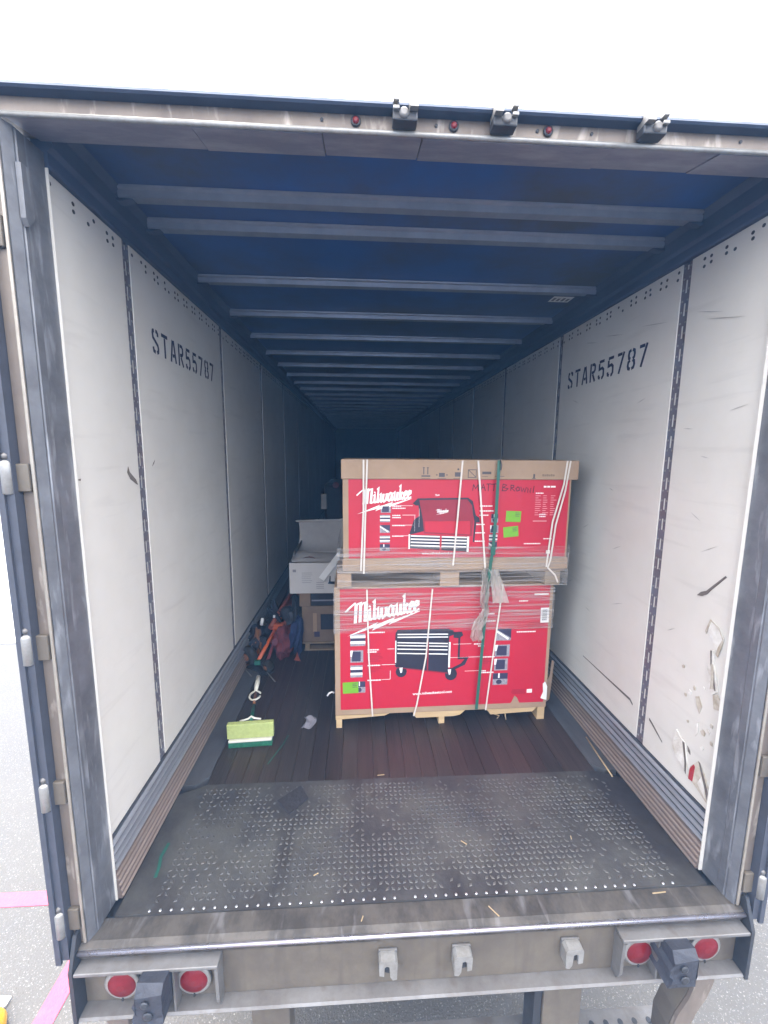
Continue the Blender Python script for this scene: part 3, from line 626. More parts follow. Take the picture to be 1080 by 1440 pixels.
for b in (62.5, 66.5): stripe(80, 152, b, .02, 1.6)
for b in (74, 78, 83, 89): stripe(80, 122, b, .045, 1.5); stripe(125, 152, b + 2, .045, 1.5)
poly2(q, [(77, 72), (78.5, 72), (78.5, 103), (77, 103)], f2_); poly2(q, [(153.5, 76), (156, 76), (156, 112), (153.5, 112)], f2_)
for cx, cy in ((86, 114), (156, 119)): poly2(q, [(cx - 3, cy - 4), (cx + 2, cy - 4), (cx + 1, cy + 3), (cx - 1, cy + 4)], f2_)
for (a0, b0, a1) in ((0, 0, 0),): pass
part('picture_handles', q, 'white', P1)
q = MB(); f3 = mpL(.0018); poly2(q, [(122.6, 74), (124.6, 74), (124.6, 116), (122.6, 116)], f3); poly2(q, [(79, 109), (153, 119.5), (153, 121), (79, 110.6)], f3); part('picture_frame', q, 'darkred', P1)
# thumbnails
def thumbs(parent, items, mpf):
    for (a, b, w_, h_, kind) in items:
        qa, qb, qw = MB(), MB(), MB()
        rect(qa, a, b, a + w_, b + h_, mpf(.0008))
        if kind == 0:
            for t in (.15, .6): rect(qw, a, b + h_ * t, a + w_, b + h_ * (t + .2), mpf(.0020))
            rect(qb, a, b + h_ * .35, a + w_, b + h_ * .6, mpf(.0014))
        elif kind == 1:
            rect(qb, a + w_ * .12, b + h_ * .1, a + w_ * .8, b + h_ * .9, mpf(.0014)); qw.face([mpf(.0020)(a, b + h_ * .5), mpf(.0020)(a + w_ * .12, b + h_ * .5), mpf(.0020)(a + w_ * .2, b), mpf(.0020)(a, b)])
        elif kind == 2:
            qb.face([mpf(.0014)(a, b + h_ * .05), mpf(.0014)(a + w_, b + h_ * .8), mpf(.0014)(a + w_, b), mpf(.0014)(a + w_ * .3, b)])
            qw.face([mpf(.0020)(a, b + h_ * .1), mpf(.0020)(a, b + h_ * .28), mpf(.0020)(a + w_ * .8, b + h_ * .95), mpf(.0020)(a + w_ * .85, b + h_ * .8)])
        else:
            rect(qb, a, b, a + w_, b + h_ * .5, mpf(.0014)); rect(qw, a + w_ * .35, b, a + w_ * .45, b + h_ * .4, mpf(.0020))
            poly2(qb, [(a + w_ * (.42 + .2 * math.cos(k * .6283)), b + h_ * (.74 + .2 * math.sin(k * .6283))) for k in range(10)], mpf(.0014))
        me = bpy.data.meshes.new('thumbnail'); vs, fs, mi = [], [], []
        for n_, q in enumerate((qa, qb, qw)):
            for f in q.f: fs.append([len(vs) + t for t in f]); mi.append(n_)
            vs0 = len(vs); vs += q.v
            for t in range(len(fs) - len(q.f), len(fs)): fs[t] = [vs0 + x for x in q.f[t - (len(fs) - len(q.f))]]
        me.from_pydata(vs, [], fs)
        for mm in ('grey', 'navyp', 'white'): me.materials.append(M[mm])
        me.polygons.foreach_set('material_index', mi); link('thumbnail', me, parent)
thumbs(P1, [(14, 61, 21, 17, 0), (14, 84, 18, 17, 1), (14, 105, 17, 17, 0), (21, 128, 14, 16, 3), (222, 59, 22, 17, 2), (221, 82, 22, 17, 1), (221, 102, 20, 17, 1), (220, 123, 22, 17, 3)], mpL)
q = MB(); qp = MB()
for (a, b, n) in ((38, 59, 24), (38, 83, 16), (38, 86, 13), (38, 105, 18), (38, 126, 19), (203, 98, 18), (202, 118, 7), (202, 120.5, 19), (190, 79, 14), (196, 82, 9), (252, 63.5, 28), (196, 37, 22), (200, 47, 20), (253, 20, 13)):
    x = a
    while x < a + n:
        l_ = rnd.uniform(1.4, 3.2); rect(q, x, b, min(x + l_, a + n), b + 1.7, mpL(.0008)); x += l_ + .5
for (a, b, n) in ((66, 83, 10), (58, 105, 20), (58, 126, 12), (178, 118, 22), (160, 79, 26), (156, 98, 44)): rect(q, a, b, a + n, b + .55, mpL(.0008))
rect(q, 70, 114, 70.6, 126, mpL(.0008)); rect(q, 275, 11, 298 - 2, 13, mpL(.0008)); rect(q, 272, 148, 280, 153.5, mpL(.0008))
for i in range(5): rect(qp, 248 + rnd.uniform(0, 3), 148 + i * 1.4, 270, 148.6 + i * 1.4, mpL(.0008))
for i in range(6): rect(qp, 40, 89 + i * 2.1, 40 + rnd.uniform(12, 22), 89.6 + i * 2.1, mpL(.0008))
for i in range(4): rect(qp, 204, 101 + i * 2.1, 204 + rnd.uniform(8, 15), 101.6 + i * 2.1, mpL(.0008)); rect(qp, 40, 108 + i * 2.1, 40 + rnd.uniform(10, 20), 108.6 + i * 2.1, mpL(.0008))
for i in range(5): rect(qp, 270 - rnd.uniform(0, 6), 51 + i * 2, 292, 51.6 + i * 2, mpL(.0008))
part('callout_text', q, 'white', P1, stuff=True); part('fine_print', qp, 'darkred', P1, stuff=True)
font_part('web_address', 'www.milwaukeetool.com', .026, lambda u, v: (A0 + 103 * AX + u, -.0034, AT - 150.5 * AZ + v + u * .03), 'white', P1, bold=.0006)
def sticker(parent, name, a0, b0, w_, h_, tilt, mpf, m, ink=True):
    q = MB(); c, s_ = math.cos(tilt), math.sin(tilt); mp = mpf(.003); R = lambda u, v: (a0 + u * c - v * s_, b0 + u * s_ + v * c)
    q.face([mp(*R(0, h_)), mp(*R(w_, h_)), mp(*R(w_, 0)), mp(*R(0, 0))]); o = part(name, q, m, parent)
    if ink:
        q = MB(); mp = mpf(.0036)
        for i in range(3): q.face([mp(*R(w_ * .62, h_ * (.2 + .14 * i))), mp(*R(w_ * .9, h_ * (.2 + .14 * i))), mp(*R(w_ * .9, h_ * (.15 + .14 * i))), mp(*R(w_ * .62, h_ * (.15 + .14 * i)))])
        part('sticker_writing', q, 'boxink', o)
    return o
sticker(C1, 'green_sticker', 3, 128.5, 22, 16, -.02, mpL, 'green')
s_ = sticker(C1, 'barcode_label', 285.5, 31, 12.4, 21, -.02, mpL, 'paper', False)
q = MB()
for i in range(12): rect(q, 288, 33.5 + i * 1.3, 295, 33.5 + i * 1.3 + rnd.uniform(.3, .9), mpL(.0036))
part('barcode', q, 'boxink', s_)
# pale pallet
part('pallet_board', MB().prism([(.002, .092), (.035, .092), (.035, .085), (.33, .078), (.345, .0915), (.002, .0915)][:1] + [(.002, .060), (.33, .078), (.36, .0905), (.002, .0905)][0:], 1, .002, .03), 'pine', C1)
part('pallet_board', MB().prism([(.52, .0905), (.545, .050), (.80, .052), (.845, .060), (.875, .086), (.88, .0905)], 1, .002, .03), 'pine', C1)
part('pallet_board', MB().prism([(1.03, .0905), (1.045, .075), (1.06, .052), (1.36, .062), (1.385, .0905)], 1, .002, .03), 'pine', C1)
for x0, x1 in ((.006, .044), (.70, .74), (1.394, 1.445)): part('pallet_leg', MB().box(x0, x1, .004, LD - .01, 0, .0905), 'pine', C1)
for y0 in (.12, .33, .54): part('pallet_slat', MB().box(.045, 1.39, y0, y0 + .09, .062, .0903), 'pine2', C1)
part('torn_flap', MB().prism([(LW + .004, .12), (LW + .030, .14), (LW + .040, .30), (LW + .046, .42), (LW + .030, .43), (LW + .022, .32), (LW + .004, .28)], 1, .015, .02), 'kraft_dull', C1)
part('torn_liner', MB().prism([(LW - .045, .165), (LW - .03, .21), (LW - .035, .27), (LW - .02, .285), (LW - .004, .25), (LW - .004, .15)], 1, -.009, -.004), 'paper', C1)
part('splinter', MB().tube([(1.165, .01, .06), (1.17, -.005, -.0 + .012)], .004, 6), 'straw', C1)
part('splinter', MB().tube([(1.075, .01, .055), (1.12, -.012, .048), (1.10, -.02, .035)], .004, 6), 'straw', C1)
part('stretch_wrap', MB().prism([(-.006, -.0105), (LW + .006, -.0105), (LW + .006, LD + .006), (LW + .0065, LD + .0065), (LW + .0065, -.0111), (-.0066, -.0111), (-.0066, LD), (-.006, LD)], 2, .672, .982), 'wrap', C1)
part('scrap_film', MB().tube([(-.008, .02, .245), (-.022, .01, .258), (-.040, .0, .256), (-.052, -.006, .240)], .006, 6), 'carton', C1)
for pts, wd in (([(.208, .965), (.222, .5), (.248, .085)], .012), ([(.632, .962), (.60, .5), (.545, .16), (.525, .075)], .012), ([(1.100, .985), (1.055, .5), (1.02, .095)], .012)):
    part('strap', MB().strap([(a, -.0125, b) for a, b in pts], wd * .8), 'band', C1)

# ------------------------------------------------------------------ upper crate
C2 = thing('pallet_crate', 'long upper red and kraft carton with lid, stacked on the larger red carton', 'crate', (.866, 1.205, .982), .012)
X0, UW, UD = .034, 1.452, .66
part('carton', MB().box(X0 + .004, X0 + UW, 0, UD, .112, .72, c=.004), 'kraft', C2)
part('carton_lid', MB().box(X0 - .004, X0 + UW + .036, -.012, UD + .012, .688, .808, c=.004), 'kraft', C2)
UXs, UZs, U0, UT = 1.398 / 309, .497 / 110, X0 + .040, .687
def L2(d): return lambda a, b, e=0: (U0 + a * UXs, -.0024 - d - e, UT - b * UZs)
P2 = part('printed_panel', MB().box(U0, U0 + 309 * UXs, -.0024, -.0004, UT - 110 * UZs, UT - .0005), 'red', C2)
logo(P2, lambda a, b, d=0: (U0 + .085 + a, -.0036 - d, UT - .156 + b), .090, .10 + .02)
q = MB()
poly2(q, [(88, 33), (95, 26), (165, 25), (172, 30), (177, 50), (182, 53), (183, 60), (178, 60), (176, 88), (174, 88), (175, 58), (170, 36), (164, 29), (100, 31), (98, 34), (104, 62), (104, 72), (88, 76), (84, 76), (90, 56), (98, 50), (96, 36), (92, 36)], L2(.0008))
poly2(q, [(84, 77), (167, 80), (167, 102), (84, 96)], L2(.0008))
part('picture_chest', q, 'black', P2)
q = MB(); poly2(q, [(97, 28.5), (164, 27.5), (171, 36), (174, 56), (172, 79), (104.5, 75), (102.5, 56)], L2(.0014)); part('picture_lid', q, 'darkred', P2)
q = MB(); poly2(q, [(105, 58), (169, 58), (170, 77), (106, 73)], L2(.0020)); part('picture_interior', q, 'red', P2)
q = MB()
for b in (77.5, 82, 86.5, 91): q.face([L2(.0020)(86, b + 2), L2(.0020)(127, b + 3.5), L2(.0020)(127, b + 1.5), L2(.0020)(86, b)]); q.face([L2(.0020)(129.5, b + 3.6), L2(.0020)(165, b + 4.8), L2(.0020)(165, b + 2.8), L2(.0020)(129.5, b + 1.6)])
poly2(q, [(83, 76), (85, 76), (85, 97), (83, 97)], L2(.0020)); poly2(q, [(165.5, 80), (168.5, 80), (168.5, 102), (165.5, 102)], L2(.0020))
part('picture_handles', q, 'white', P2)
part('picture_divider', MB().face([L2(.0026)(127, 100), L2(.0026)(129.5, 100), L2(.0026)(129.5, 78), L2(.0026)(127, 78)]), 'red', P2)
logo(P2, lambda a, b, d=0: (U0 + 122 * UXs + a, -.0052 - d, UT - 46 * UZs + b), .021, .06, 'small_logo')
logo(P2, lambda a, b, d=0: (U0 + 119 * UXs + a, -.0036 - d, UT - 22 * UZs + b), .008, .0, 'small_logo')
thumbs(P2, [(44, 36, 14, 10, 1), (43, 49, 14, 10, 0), (43, 63, 14, 11, 2), (43, 78, 14, 10, 0), (43, 90, 14, 10, 3), (199, 48, 10, 12, 3), (198, 64, 12, 11, 1), (197, 77, 12, 10, 0), (197, 88, 12, 11, 2)], lambda d: (lambda a, b: L2(d)(a, b)))
q = MB(); qp = MB()
for (a, b, n) in ((60, 36, 12), (60, 39, 18), (60, 49, 11), (60, 52, 12), (60, 63, 18), (60, 78, 16), (182, 36, 18), (182, 43, 20), (182, 49, 13), (178, 62, 12), (177, 74, 14), (177, 86, 14), (261, 18, 11), (268, 48, 9), (268, 51, 9), (248, 90, 24), (276, 83, 12)):
    x = a
    while x < a + n:
        l_ = rnd.uniform(1.2, 2.8); rect(q, x, b, min(x + l_, a + n), b + 1.5, L2(.0008)); x += l_ + .45
for (a, b, n) in ((72, 36, 16), (74, 49, 18), (78, 63, 12), (74, 78, 10), (259, 58, 20)): rect(q, a, b, a + n, b + .5, L2(.0008))
for (a, b, h_) in ((91, 50, 22), (97, 40, 26)): rect(q, a, b, a + .5, b + h_, L2(.0008))
x = 272
for n in (5, 5, 8): rect(q, x, 8.5, x + n - 1, 10.8, L2(.0008)); x += n
for i in range(10):
    for a in (261, 272, 283): rect(qp, a, 22 + i * 3, a + rnd.uniform(4, 9), 22.8 + i * 3, L2(.0008))
part('callout_text', q, 'white', P2, stuff=True); part('fine_print', qp, 'pink', P2, stuff=True)
font_part('web_address', 'www.milwaukeetool.com', .021, lambda u, v: (U0 + 102 * UXs + u, -.0034, UT - 105 * UZs + v), 'white', P2, bold=.0005)
# handwritten name in marker
HW = [[(0, 0), (1, 9)], [(1, 9), (4, 3), (8, 9)], [(8, 9), (8.5, 0)], [(11, 0), (15, 9), (18, 0)], [(12, 4), (17, 4.4)], [(19, 9.4), (26, 9.6)], [(22, 9.4), (22, -.4)], [(26, 9), (34, 9.8)], [(30, 9.3), (29.5, -.4)],
      [(42, 0), (42.5, 9.5)], [(42.5, 9.5), (48, 8), (43, 4.6)], [(43, 4.6), (50, 3), (47, .2), (41, .2)], [(54, 0), (54, 8), (58, 7.4), (58, 5), (54.5, 4.2), (60, -.6)],
      [(64, 5.6), (61, 3), (63, -.4), (66.5, 1), (65.5, 5), (63, 5.8)], [(68, 5.6), (70, -1.4), (72, 3.6), (74, -1.8), (76, 5)], [(78.4, -2.6), (78, 4.4), (82, -2.8), (82.6, 4)], [(87, 7), (86, -3)]]
q = MB()
for i, st_ in enumerate(HW): q.ribbon([(171 + a, 15.5 - b) for a, b in st_], 1.25, lambda u, v, i=i: L2(.0008 + (i % 5) * .0002)(u, v))
part('marker_writing', q, 'marker', P2)
sticker(C2, 'green_sticker', 220, 43.5, 21.5, 15.5, .03, lambda d: (lambda a, b: L2(d)(a, b)), 'green')
sticker(C2, 'green_sticker', 216.5, 67, 21.5, 15, -.10, lambda d: (lambda a, b: L2(d)(a, b)), 'green')
# handling symbols on the lid
q = MB()
def K(a, b): return (U0 + a * UXs, -.0128, UT - b * UZs)
for a in (102, 107.5):
    rect(q, a - .6, -16, a + .6, -7, K); q.face([K(a - 1.6, -14), K(a + 1.6, -14), K(a, -18)]) if False else rect(q, a - 1.4, -16.6, a + 1.4, -15.8, K)
rect(q, 99, -5.6, 111, -3.8, K); rect(q, 99, -1.8, 111, -1.3, K)
rect(q, 123, -9, 131, -3.6, K); rect(q, 119, -7, 121, -5.6, K); rect(q, 133, -7, 135, -5.6, K); rect(q, 121, -1.8, 133, -1.3, K)
rect(q, 145, -10, 154, -4, K); poly2(q, [(149.5 + 1.5 * math.cos(k), -14 + 1.5 * math.sin(k)) for k in (0, 1.05, 2.1, 3.14, 4.2, 5.24)], K); rect(q, 143, -1.8, 155, -1.3, K)
for r_ in ((163, -14, 175, -13), (163, -3.6, 175, -2.6), (163, -13, 164, -3.6), (174, -13, 175, -3.6)): rect(q, *r_, K)
q.face([K(164, -12.4), K(173.4, -3.7), K(174, -4.4), K(164.6, -13)]) if True else None
rect(q, 183, -11, 195.5, -7.6, K); rect(q, 183, -4.6, 191, -4.1, K); rect(q, 201, -5, 214, -4.4, K); rect(q, 255, -8, 257.5, -2, K); rect(q, 253.5, -2.6, 258.5, -1.6, K)
part('handling_symbol', q, 'boxink', C2)
q = MB()
for i in range(6): rect(q, 268 + i * 3, -8 + .5 * (i % 2), 270.4 + i * 3, -5, K)
part('faint_stamp', q, 'kraft_dull', C2)
# its pallet: three blocks carried through, deck under the carton
for x0, x1 in ((.0, .090), (.658, .782), (1.350, 1.452)): part('pallet_block', MB().box(x0, x1, -.004, UD - .02, .0, .094, c=.004), 'pine2' if x0 > 1.2 else 'kraft', C2)
part('pallet_deck', MB().box(X0 - .03, X0 + UW - .006, -.006, UD, .0955, .110), 'kraft_dull', C2)
for y0 in (.2, .4): part('pallet_slat', MB().box(.1, 1.34, y0, y0 + .1, .062, .094), 'pine2', C2)
part('skirt_board', MB().box(X0 + .002, X0 + UW + .004, -.0095, -.0055, .112, UT - 110 * UZs - .004), 'kraft', C2)
part('stretch_wrap', MB().prism([(.0, -.0145), (X0 + UW + .010, -.0145), (X0 + UW + .010, UD + .006), (X0 + UW + .0105, UD + .0065), (X0 + UW + .0105, -.0151), (-.0006, -.0151), (-.0006, UD), (0, UD)], 2, .002, .262), 'wrap', C2)
for pts, wd in (([(.166, .806), (.166, .5), (.150, .112)], .013), ([(.188, .806), (.180, .55), (.168, .095)], .013), ([(.775, .805), (.755, .45), (.735, .14)], .013), ([(.872, .805), (.905, .50), (.945, .112)], .014),
                ([(1.442, .807), (1.428, .66), (1.370, .42), (1.350, .17), (1.348, .125)], .013), ([(1.462, .807), (1.440, .62), (1.392, .40), (1.372, .17), (1.358, .120), (1.41, .07), (1.432, .020)], .013)):
    part('strap', MB().strap([(a, -.0165 - (.0 if b < .69 else .0), b) for a, b in pts], wd * .8), 'band', C2)
part('strap_buckle', MB().box(1.338, 1.362, -.024, -.017, .215, .235), 'band', C2)
# loose tail of twisted film, hanging over both cartons
rows = [(.945, .125, .030), (.955, .09, .055), (.950, .03, .060), (.945, -.04, .062), (.940, -.10, .050), (.955, -.15, .045), (.945, -.19, .060), (.925, -.235, .072), (.900, -.285, .085), (.900, -.335, .085), (.905, -.362, .050)]
q = MB()
for i in range(len(rows) - 1):
    for k in range(10):
        def pt(r, k):
            a, z, w_ = rows[r]; u = k / 10 - .5; return (a + u * w_ * (1 + .15 * math.sin(r * 2.1)), -.030 + .012 * math.sin(k * 2.4 + r * 1.3) - .006 * math.cos(r * 3 + k), z + .006 * math.sin(k * 1.9 + r))
        q.face([pt(i, k), pt(i, k + 1), pt(i + 1, k + 1), pt(i + 1, k)], True)
part('film_tail', q, 'tail', C2)
q = MB()
for i in range(5):
    for k in range(6):
        def pt(r, k): return (1.005 + (k / 6 - .5) * (.05 + .012 * r) + .01 * r, -.022 + .008 * math.sin(k * 2.2 + r), .115 - r * .045)
        q.face([pt(i, k), pt(i, k + 1), pt(i + 1, k + 1), pt(i + 1, k)], True)
part('film_tail', q, 'tail', C2)
# green binding over both
GS = thing('green_strap', 'green plastic strap running down over both stacked red cartons', 'strap', (1.83, 1.165, .1))
part('band', MB().strap([(.035, .022, 1.690), (.033, .016, 1.63), (.030, .018, 1.35), (.020, .016, 1.15), (.002, .018, .95), (.0, .034, .86), (-.012, .040, .5), (-.035, .044, .02)], .020), 'gstrap', GS)
part('tie_end', MB().tube([(.042, .014, 1.688), (.046, .005, 1.66), (.040, .0, 1.63)], .004, 6), 'boxink', GS)
part('knot', MB().box(.004, .034, .004, .018, 1.095, 1.15, c=.004), 'gstrap', GS)

# ------------------------------------------------------------------ farther load on the left: pallet, kraft cartons, open white carton
PL = thing('wooden_pallet', 'grey wooden pallet on the floor beneath the far kraft carton', 'pallet', (.49, 2.34, 0))
for x0 in (.0, .27, .93): part('stringer', MB().box(x0 + .01, x0 + .05, .0, .8, .014, .066), 'pine2', PL)
for y0 in (.0, .35, .7): part('bottom_board', MB().box(0, 1.0, y0, y0 + .09, 0, .013), 'pine2', PL)
for i in range(6): part('deck_board', MB().box(-.015, 1.0, i * .14, i * .14 + .10, .067, .082), 'pine2', PL)
KB = thing('kraft_carton', 'brown carton with dark hand hole standing on the far pallet', 'carton', (.475, 2.345, .083))
part('body', MB().box(0, .95, 0, .7, 0, .345, c=.004), 'kraft_dull', KB)
part('hand_hole', MB().box(.17, .30, -.002, .004, .12, .27), 'cloth_dark', KB); part('tape_strip', MB().box(.10, .135, -.002, .004, .10, .28), 'kraft', KB); part('printed_mark', MB().box(.11, .16, -.003, .003, .05, .10), 'navyp', KB); part('green_label', MB().box(.305, .325, -.002, .004, .14, .29), 'bristle', KB)
KU = thing('kraft_carton', 'flat brown box under the open white carton, dark front half', 'carton', (.455, 2.34, .430))
part('body', MB().box(0, .10, 0, .5, 0, .126, c=.003), 'kraft_dull', KU); part('wrapped_part', MB().box(.102, .9, .01, .5, 0, .124, c=.003), 'cloth_dark', KU); part('film_seam', MB().box(.11, .85, .004, .012, .048, .060), 'paper_ink', KU)
WC = thing('white_carton', 'open white carton with raised flaps, left of the stacked red cartons', 'carton', (.372, 2.33, .558))
b = MB(); ww, wdp, wh = .56, .46, .285
b.box(0, ww, 0, .006, 0, wh); b.box(0, ww, wdp - .006, wdp, 0, wh); b.box(0, .006, .0065, wdp - .0065, 0, wh); b.box(ww - .006, ww, .0065, wdp - .0065, 0, wh); b.box(.0065, ww - .0065, .0065, wdp - .0065, 0, .006)
part('body', b, 'carton', WC)
def sheet(fn, nu, nv, th=.004):
    q = MB(); n = Vector((0, -1, 0))
    g = [[Vector(fn(i / nu, j / nv)) for j in range(nv + 1)] for i in range(nu + 1)]
    for i in range(nu):
        for j in range(nv): q.face([g[i][j], g[i + 1][j], g[i + 1][j + 1], g[i][j + 1]], True); q.face([g[i][j] - n * th, g[i][j + 1] - n * th, g[i + 1][j + 1] - n * th, g[i + 1][j] - n * th], True)
    return q
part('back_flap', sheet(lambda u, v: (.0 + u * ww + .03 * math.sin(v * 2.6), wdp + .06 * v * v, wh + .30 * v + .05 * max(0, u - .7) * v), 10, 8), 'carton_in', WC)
part('flap_edge', MB().tube([(-.012, wdp + .05, wh + .30), (.2, wdp + .055, wh + .305), (.42, wdp + .06, wh + .31), (ww, wdp + .06, wh + .335)], .010, 6), 'carton', WC)
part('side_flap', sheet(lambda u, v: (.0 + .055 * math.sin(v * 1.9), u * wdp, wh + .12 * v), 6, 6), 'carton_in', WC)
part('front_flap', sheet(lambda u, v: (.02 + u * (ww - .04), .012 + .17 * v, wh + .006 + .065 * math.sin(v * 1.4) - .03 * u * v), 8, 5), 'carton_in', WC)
part('fill_paper', sheet(lambda u, v: (.05 + .24 * u, .05 + .12 * v, wh - .01 + .05 * math.sin(u * 3.1)), 6, 3), 'orange_d', WC)
q = MB()
for i in range(6): q.face([(.11, -.001, .19 - i * .018), (.11 + rnd.uniform(.06, .1), -.001, .19 - i * .018), (.2, -.001, .194 - i * .018), (.11, -.001, .194 - i * .018)])
for i in range(4): q.face([(.24, -.001, .10 - i * .018), (.31, -.001, .10 - i * .018), (.31, -.001, .105 - i * .018), (.24, -.001, .105 - i * .018)])
q.face([(.03, -.001, .20), (.06, -.001, .20), (.06, -.001, .225), (.03, -.001, .225)])
part('printed_text', q, 'paper_ink', WC, stuff=True)
part('hook_mark', MB().prism([(.345, .09), (.42, .085), (.42, .11), (.37, .112), (.372, .16), (.362, .165), (.355, .11)], 1, -.003, -.001), 'cloth_dark', WC)
SL = solo('paper_slip', sheet(lambda u, v: (.18 * v + .045 * u, .01 * math.sin(v * 3), .24 * v - .035 * u), 3, 6, .001), 'paper', 'white paper slip sticking up diagonally from the open white carton', 'paper', (.640, 2.29, .72))
DL = thing('dark_load', 'dark blanket wrapped load standing deep inside the trailer', 'load', (.52, 4.3, 0))
part('blanket', MB().box(0, 1.6, 0, 1.1, .0, 1.42, c=.05), 'cloth_dark', DL)
part('side_tag', MB().box(-.04, .03, -.008, -.002, 1.07, 1.28), 'carton_in', DL, label='pale hanging tag on the dark load')
part('red_tag', MB().lathe((.16, -.004, 1.40), (0, -1, 0), [(.045, 0), (.045, .01), (.02, .02)], 12), 'cloth_red', DL)

# ------------------------------------------------------------------ orange hand tool pile by the left wall
HT = thing('hand_truck', 'orange hand truck with dark wheels lying along the left wall', 'hand truck', (.14, 2.02, .0), 0)
part('pole', MB().tube([(.0, 0, .065), (.06, .32, .16), (.10, .52, .24)], .016, 10), 'orange', HT)
part('frame', MB().prism([(.05, .30), (.13, .34), (.19, .62), (.20, .98), (.12, .98), (.09, .66)], 2, .0, .03).shift((0, 0, .0)), 'orange_d', HT).rotation_euler = (.28, 0, 0)
part('frame_rail', MB().tube([(.04, .34, .22), (.10, .60, .31), (.18, .95, .41)], .022, 8), 'orange_d', HT)
part('frame_rail', MB().tube([(.14, .34, .19), (.18, .60, .27), (.22, .95, .37)], .018, 8), 'orange_d', HT)
part('cross_plate', MB().box(.03, .15, .36, .42, .19, .24, c=.006), 'orange', HT)
for x, y, z, r in ((-.085, .05, .10, .085), (.10, -.05, .055, .05)):
    wl = part('wheel', MB().lathe((x, y, z), (.5, .85, .1), [(r * .5, -.03), (r * .95, -.025), (r, 0), (r * .95, .025), (r * .5, .03)], 18), 'tire', HT)
    part('hub', MB().lathe((x, y, z), (.5, .85, .1), [(r * .42, -.036), (r * .30, -.040)], 12), 'rust', wl)
part('toe_plate', MB().box(-.14, .16, -.04, .04, .004, .012), 'dark', HT).rotation_euler = (0, 0, -.6)
for p in ([(-.155, .06, .012), (-.02, -.13, .012)], [(.05, .0, .012), (.19, -.22, .012)]): part('fork_edge', MB().tube(p, .006, 6), 'galv', HT)
part('clamp', MB().box(-.02, .03, -.03, .0, .05, .09, c=.005), 'pole_green', HT)
part('latch', MB().tube([(-.01, .22, .30), (.0, .23, .36)], .014, 8), 'paper', HT); part('latch', MB().tube([(.09, .28, .345), (.092, .28, .365)], .010, 8), 'paper', HT)
def lump(name, c, s, m, label, cat, seed, amp=.28):
    r = random.Random(seed); bm = bmesh.new(); bmesh.ops.create_icosphere(bm, subdivisions=4, radius=1)
    ph = [(Vector((r.uniform(-1, 1), r.uniform(-1, 1), r.uniform(-1, 1))).normalized() * r.uniform(2, 7), r.uniform(0, 6)) for _ in range(7)] + [(Vector((r.uniform(-1, 1), r.uniform(-1, 1), r.uniform(-1, 1))).normalized() * r.uniform(10, 17), r.uniform(0, 6)) for _ in range(4)]
    for v in bm.verts:
        k = 1 + amp * sum(math.sin(v.co.dot(a) + p) for a, p in ph) / 3
        v.co = Vector((v.co.x * s[0] * k, v.co.y * s[1] * k, max(-s[2] * .98, v.co.z * s[2] * k)))
    q = MB(); q.add(bm, True); bm.free()
    return solo(name, q, m, label, cat, (c[0], c[1], c[2] + s[2]))
lump('red_cloth', (.325, 2.26, 0), (.075, .12, .135), 'cloth_red', 'crumpled dark red cloth on the floor right of the orange hand truck', 'cloth', 4)
lump('blue_bundle', (.435, 2.26, 0), (.055, .10, .17), 'cloth_blue', 'dark blue rolled bundle between red cloth and far pallet', 'bundle', 9, .2)
lump('dark_rag', (.07, 2.30, 0), (.08, .16, .12), 'cloth_dark', 'dark rag heaped behind the hand truck wheel by the left wall', 'rag', 11, .3)
lump('brown_scrap', (.10, 2.20, 0), (.04, .05, .14), 'rust', 'brown bent scrap beside the dark rag by the left wall', 'scrap', 21, .4)
solo('orange_scrap', MB().prism([(-.03, 0), (.03, -.012), (.012, .03), (.0, .075), (-.012, .03)], 1, 0, .01), 'orange_d', 'small pointed orange scrap on the floor before the far pallet', 'scrap', (.455, 2.14, .012))

def ribbon_thing(pts, wd, m, label, loc):
    return solo('loose_strap', MB().strap(pts, wd, (0, 0, 1), .003), m, label, 'strap', loc)
ribbon_thing([(0, 0, .004), (.05, .10, .05), (.03, .22, .10), (.10, .34, .08), (.06, .45, .03)], .03, 'orange_d', 'orange strap tangled over the dark rag by the left wall', (.05, 2.05, .02))
ribbon_thing([(0, 0, .004), (-.06, .08, .02), (-.03, .17, .12), (.04, .25, .15), (.08, .36, .06)], .028, 'cloth_red', 'dark red strap looped beside the orange pole of the hand truck', (.26, 2.06, .0))
lump('black_bag', (.22, 2.62, 0), (.13, .2, .16), 'cloth_dark', 'black bag slumped behind the orange hand truck frame', 'bag', 31, .35)
lump('dark_sack', (.40, 2.55, 0), (.09, .16, .19), 'rubber', 'dark sack between the hand truck frame and the far pallet', 'sack', 35, .35)

# ------------------------------------------------------------------ broom lying on the floor
BR = thing('deck_broom', 'lime green padded floor brush with green handle lying on the floor', 'brush', (.325, 1.08, 0), .06)
part('pad', MB().box(-.142, .142, .0, .035, .052, .150, c=.005), 'lime', BR)
part('white_bar', MB().box(-.132, .132, -.014, .03, .036, .051, c=.003), 'cream', BR)
q = MB()
for i in range(64):
    x = -.13 + i * .26 / 63
    for y in (-.008, .006, .020): q.box(x - .0017, x + .0017, y - .004, y + .004, rnd.uniform(.0, .004), .0355)
part('bristles', q, 'bristle', BR, stuff=True)
part('handle_socket', MB().tube([(-.07, .04, .145), (-.02, .045, .155), (.0, .05, .168), (.02, .045, .157), (.06, .04, .152)], .006, 8), 'cream', BR)
part('handle', MB().tube([(.0, .045, .150), (-.02, .18, .105), (-.035, .30, .085)], .011, 10), 'pole_green', BR)
part('handle_core', MB().tube([(-.036, .305, .085), (-.048, .44, .095)], .010, 8), 'rust', BR)
q = MB(); pts = []
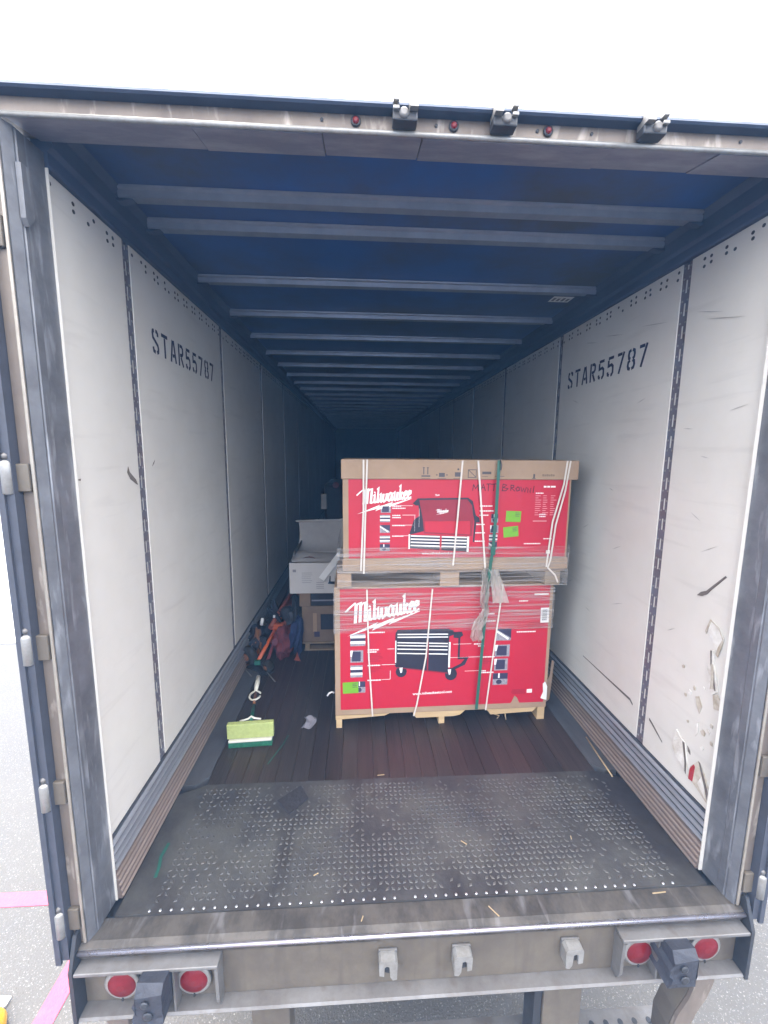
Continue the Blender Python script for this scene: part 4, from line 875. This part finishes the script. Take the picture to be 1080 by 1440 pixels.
for k in range(15):
    t = math.radians(-70 + k * 320 / 14 + 10); pts.append((-.045 + .038 * math.sin(t + math.pi), .40 + .055 * -math.cos(t + math.pi) * 1., .095))
part('loop_grip', q.tube(pts, .0065, 8), 'cream', BR)
part('grip_end', MB().tube([(-.050, .455, .095), (-.055, .54, .105), (-.060, .62, .115)], .017, 10, radii=[.012, .018, .016]), 'cream', BR)

# ------------------------------------------------------------------ litter on the floor
solo('rubber_mat', MB().prism([(.686 - .66, .735 - .64), (.738 - .66, .648 - .64), (.652 - .66, .553 - .64), (.575 - .66, .640 - .64)], 2, 0, .004), 'mat', 'small black square mat lying askew on the tread plate', 'mat', (.66, .64, .0095))
solo('green_strap_scrap', MB().strap([(.0, .16, 0), (-.004, .09, .003), (.010, .04, .001), (.014, 0, 0)], .013, (0, 0, 1)), 'gstrap', 'short green strap scrap on the tread plate near the left post', 'strap scrap', (.116, .268, .0075))
solo('green_strap_scrap', MB().strap([(.08, .25, 0), (.06, .16, .004), (.02, .05, .002), (.0, 0, 0)], .006, (0, 0, 1)), 'gstrap', 'thin dark green strap strand on the wooden boards before the lime brush', 'strap scrap', (.465, .915, .002))
solo('film_scrap', sheet(lambda u, v: (.07 * u + .03 * math.sin(v * 3), .13 * v, .012 + .008 * math.sin(u * 6 + v * 4)), 4, 6, .001), 'paper_ink', 'grey crumpled film scrap on the boards left of the lower red carton', 'scrap', (.615, 1.215, .0))
solo('wood_stick', MB().tube([(.0, 0, .006), (.03, .33, .006)], .005, 6), 'straw', 'long straw coloured stick lying against the right scuff rail', 'stick', (2.45, .72, .002))
for (x, y, l, a, lab) in ((.82, .245, .022, .5, 'tiny pale wood chip on the left half of the tread plate'), (1.55, .07, .05, -.9, 'thin straw splinter on the rear sill below the rivet row'), (1.50, .36, .03, -.7, 'thin pale splinter in the middle of the tread plate'), (2.02, .36, .018, 1.3, 'bright chip on the right half of the tread plate'), (2.27, .105, .06, .05, 'flat straw piece on the sill by the right post'), (1.02, .07, .02, 1.2, 'pale chip on the sill left of centre'), (1.13, .80, .04, .1, 'pale sliver where the boards meet the tread plate')):
    solo('wood_chip', MB().box(-l / 2, l / 2, -.0018, .0018, 0, .003), 'straw', lab, 'chip', (x, y, .0095 if .13 < y < .77 else (-.001 if y < .13 else .002)), a, 'wood chips littering the trailer floor')

# ------------------------------------------------------------------ litter on the asphalt at lower left
solo('paper_scrap', MB().prism([(-.09, -.03), (.0, -.045), (.05, -.01), (.05, .03), (-.05, .04)], 2, .0, .012), 'paper', 'white paper scrap on the asphalt at the lower left edge', 'scrap', (-.98, .66, G + .001))
YC = thing('yellow_chock', 'yellow rounded plastic chock on the asphalt at the lower left corner', 'chock', (-.955, .53, G))
part('body', MB().lathe((0, 0, 0), (0, 0, 1), [(.10, 0), (.105, .03), (.09, .07), (.05, .10), (.01, .105)], 20), 'yellow', YC)
part('handle', MB().tube([(-.04, 0, .10), (-.02, 0, .125), (.02, 0, .125), (.04, 0, .10)], .008, 8), 'yellow', YC)

# ------------------------------------------------------------------ bluish volume added to imitate the lens veil over the dark interior
hm = bpy.data.materials.new('added_haze'); hm.use_nodes = True; n = hm.node_tree.nodes; n.clear()
ho = n.new('ShaderNodeOutputMaterial'); hv = n.new('ShaderNodeVolumePrincipled'); hv.inputs['Color'].default_value = (.22, .50, 1.0, 1); hv.inputs['Density'].default_value = .011
hm.node_tree.links.new(hv.outputs[0], ho.inputs['Volume'])
hz = part('added_haze', MB().box(-310, 310, -310, 310, G - 1.2, 3.2), hm, None); hz['kind'] = 'stuff'
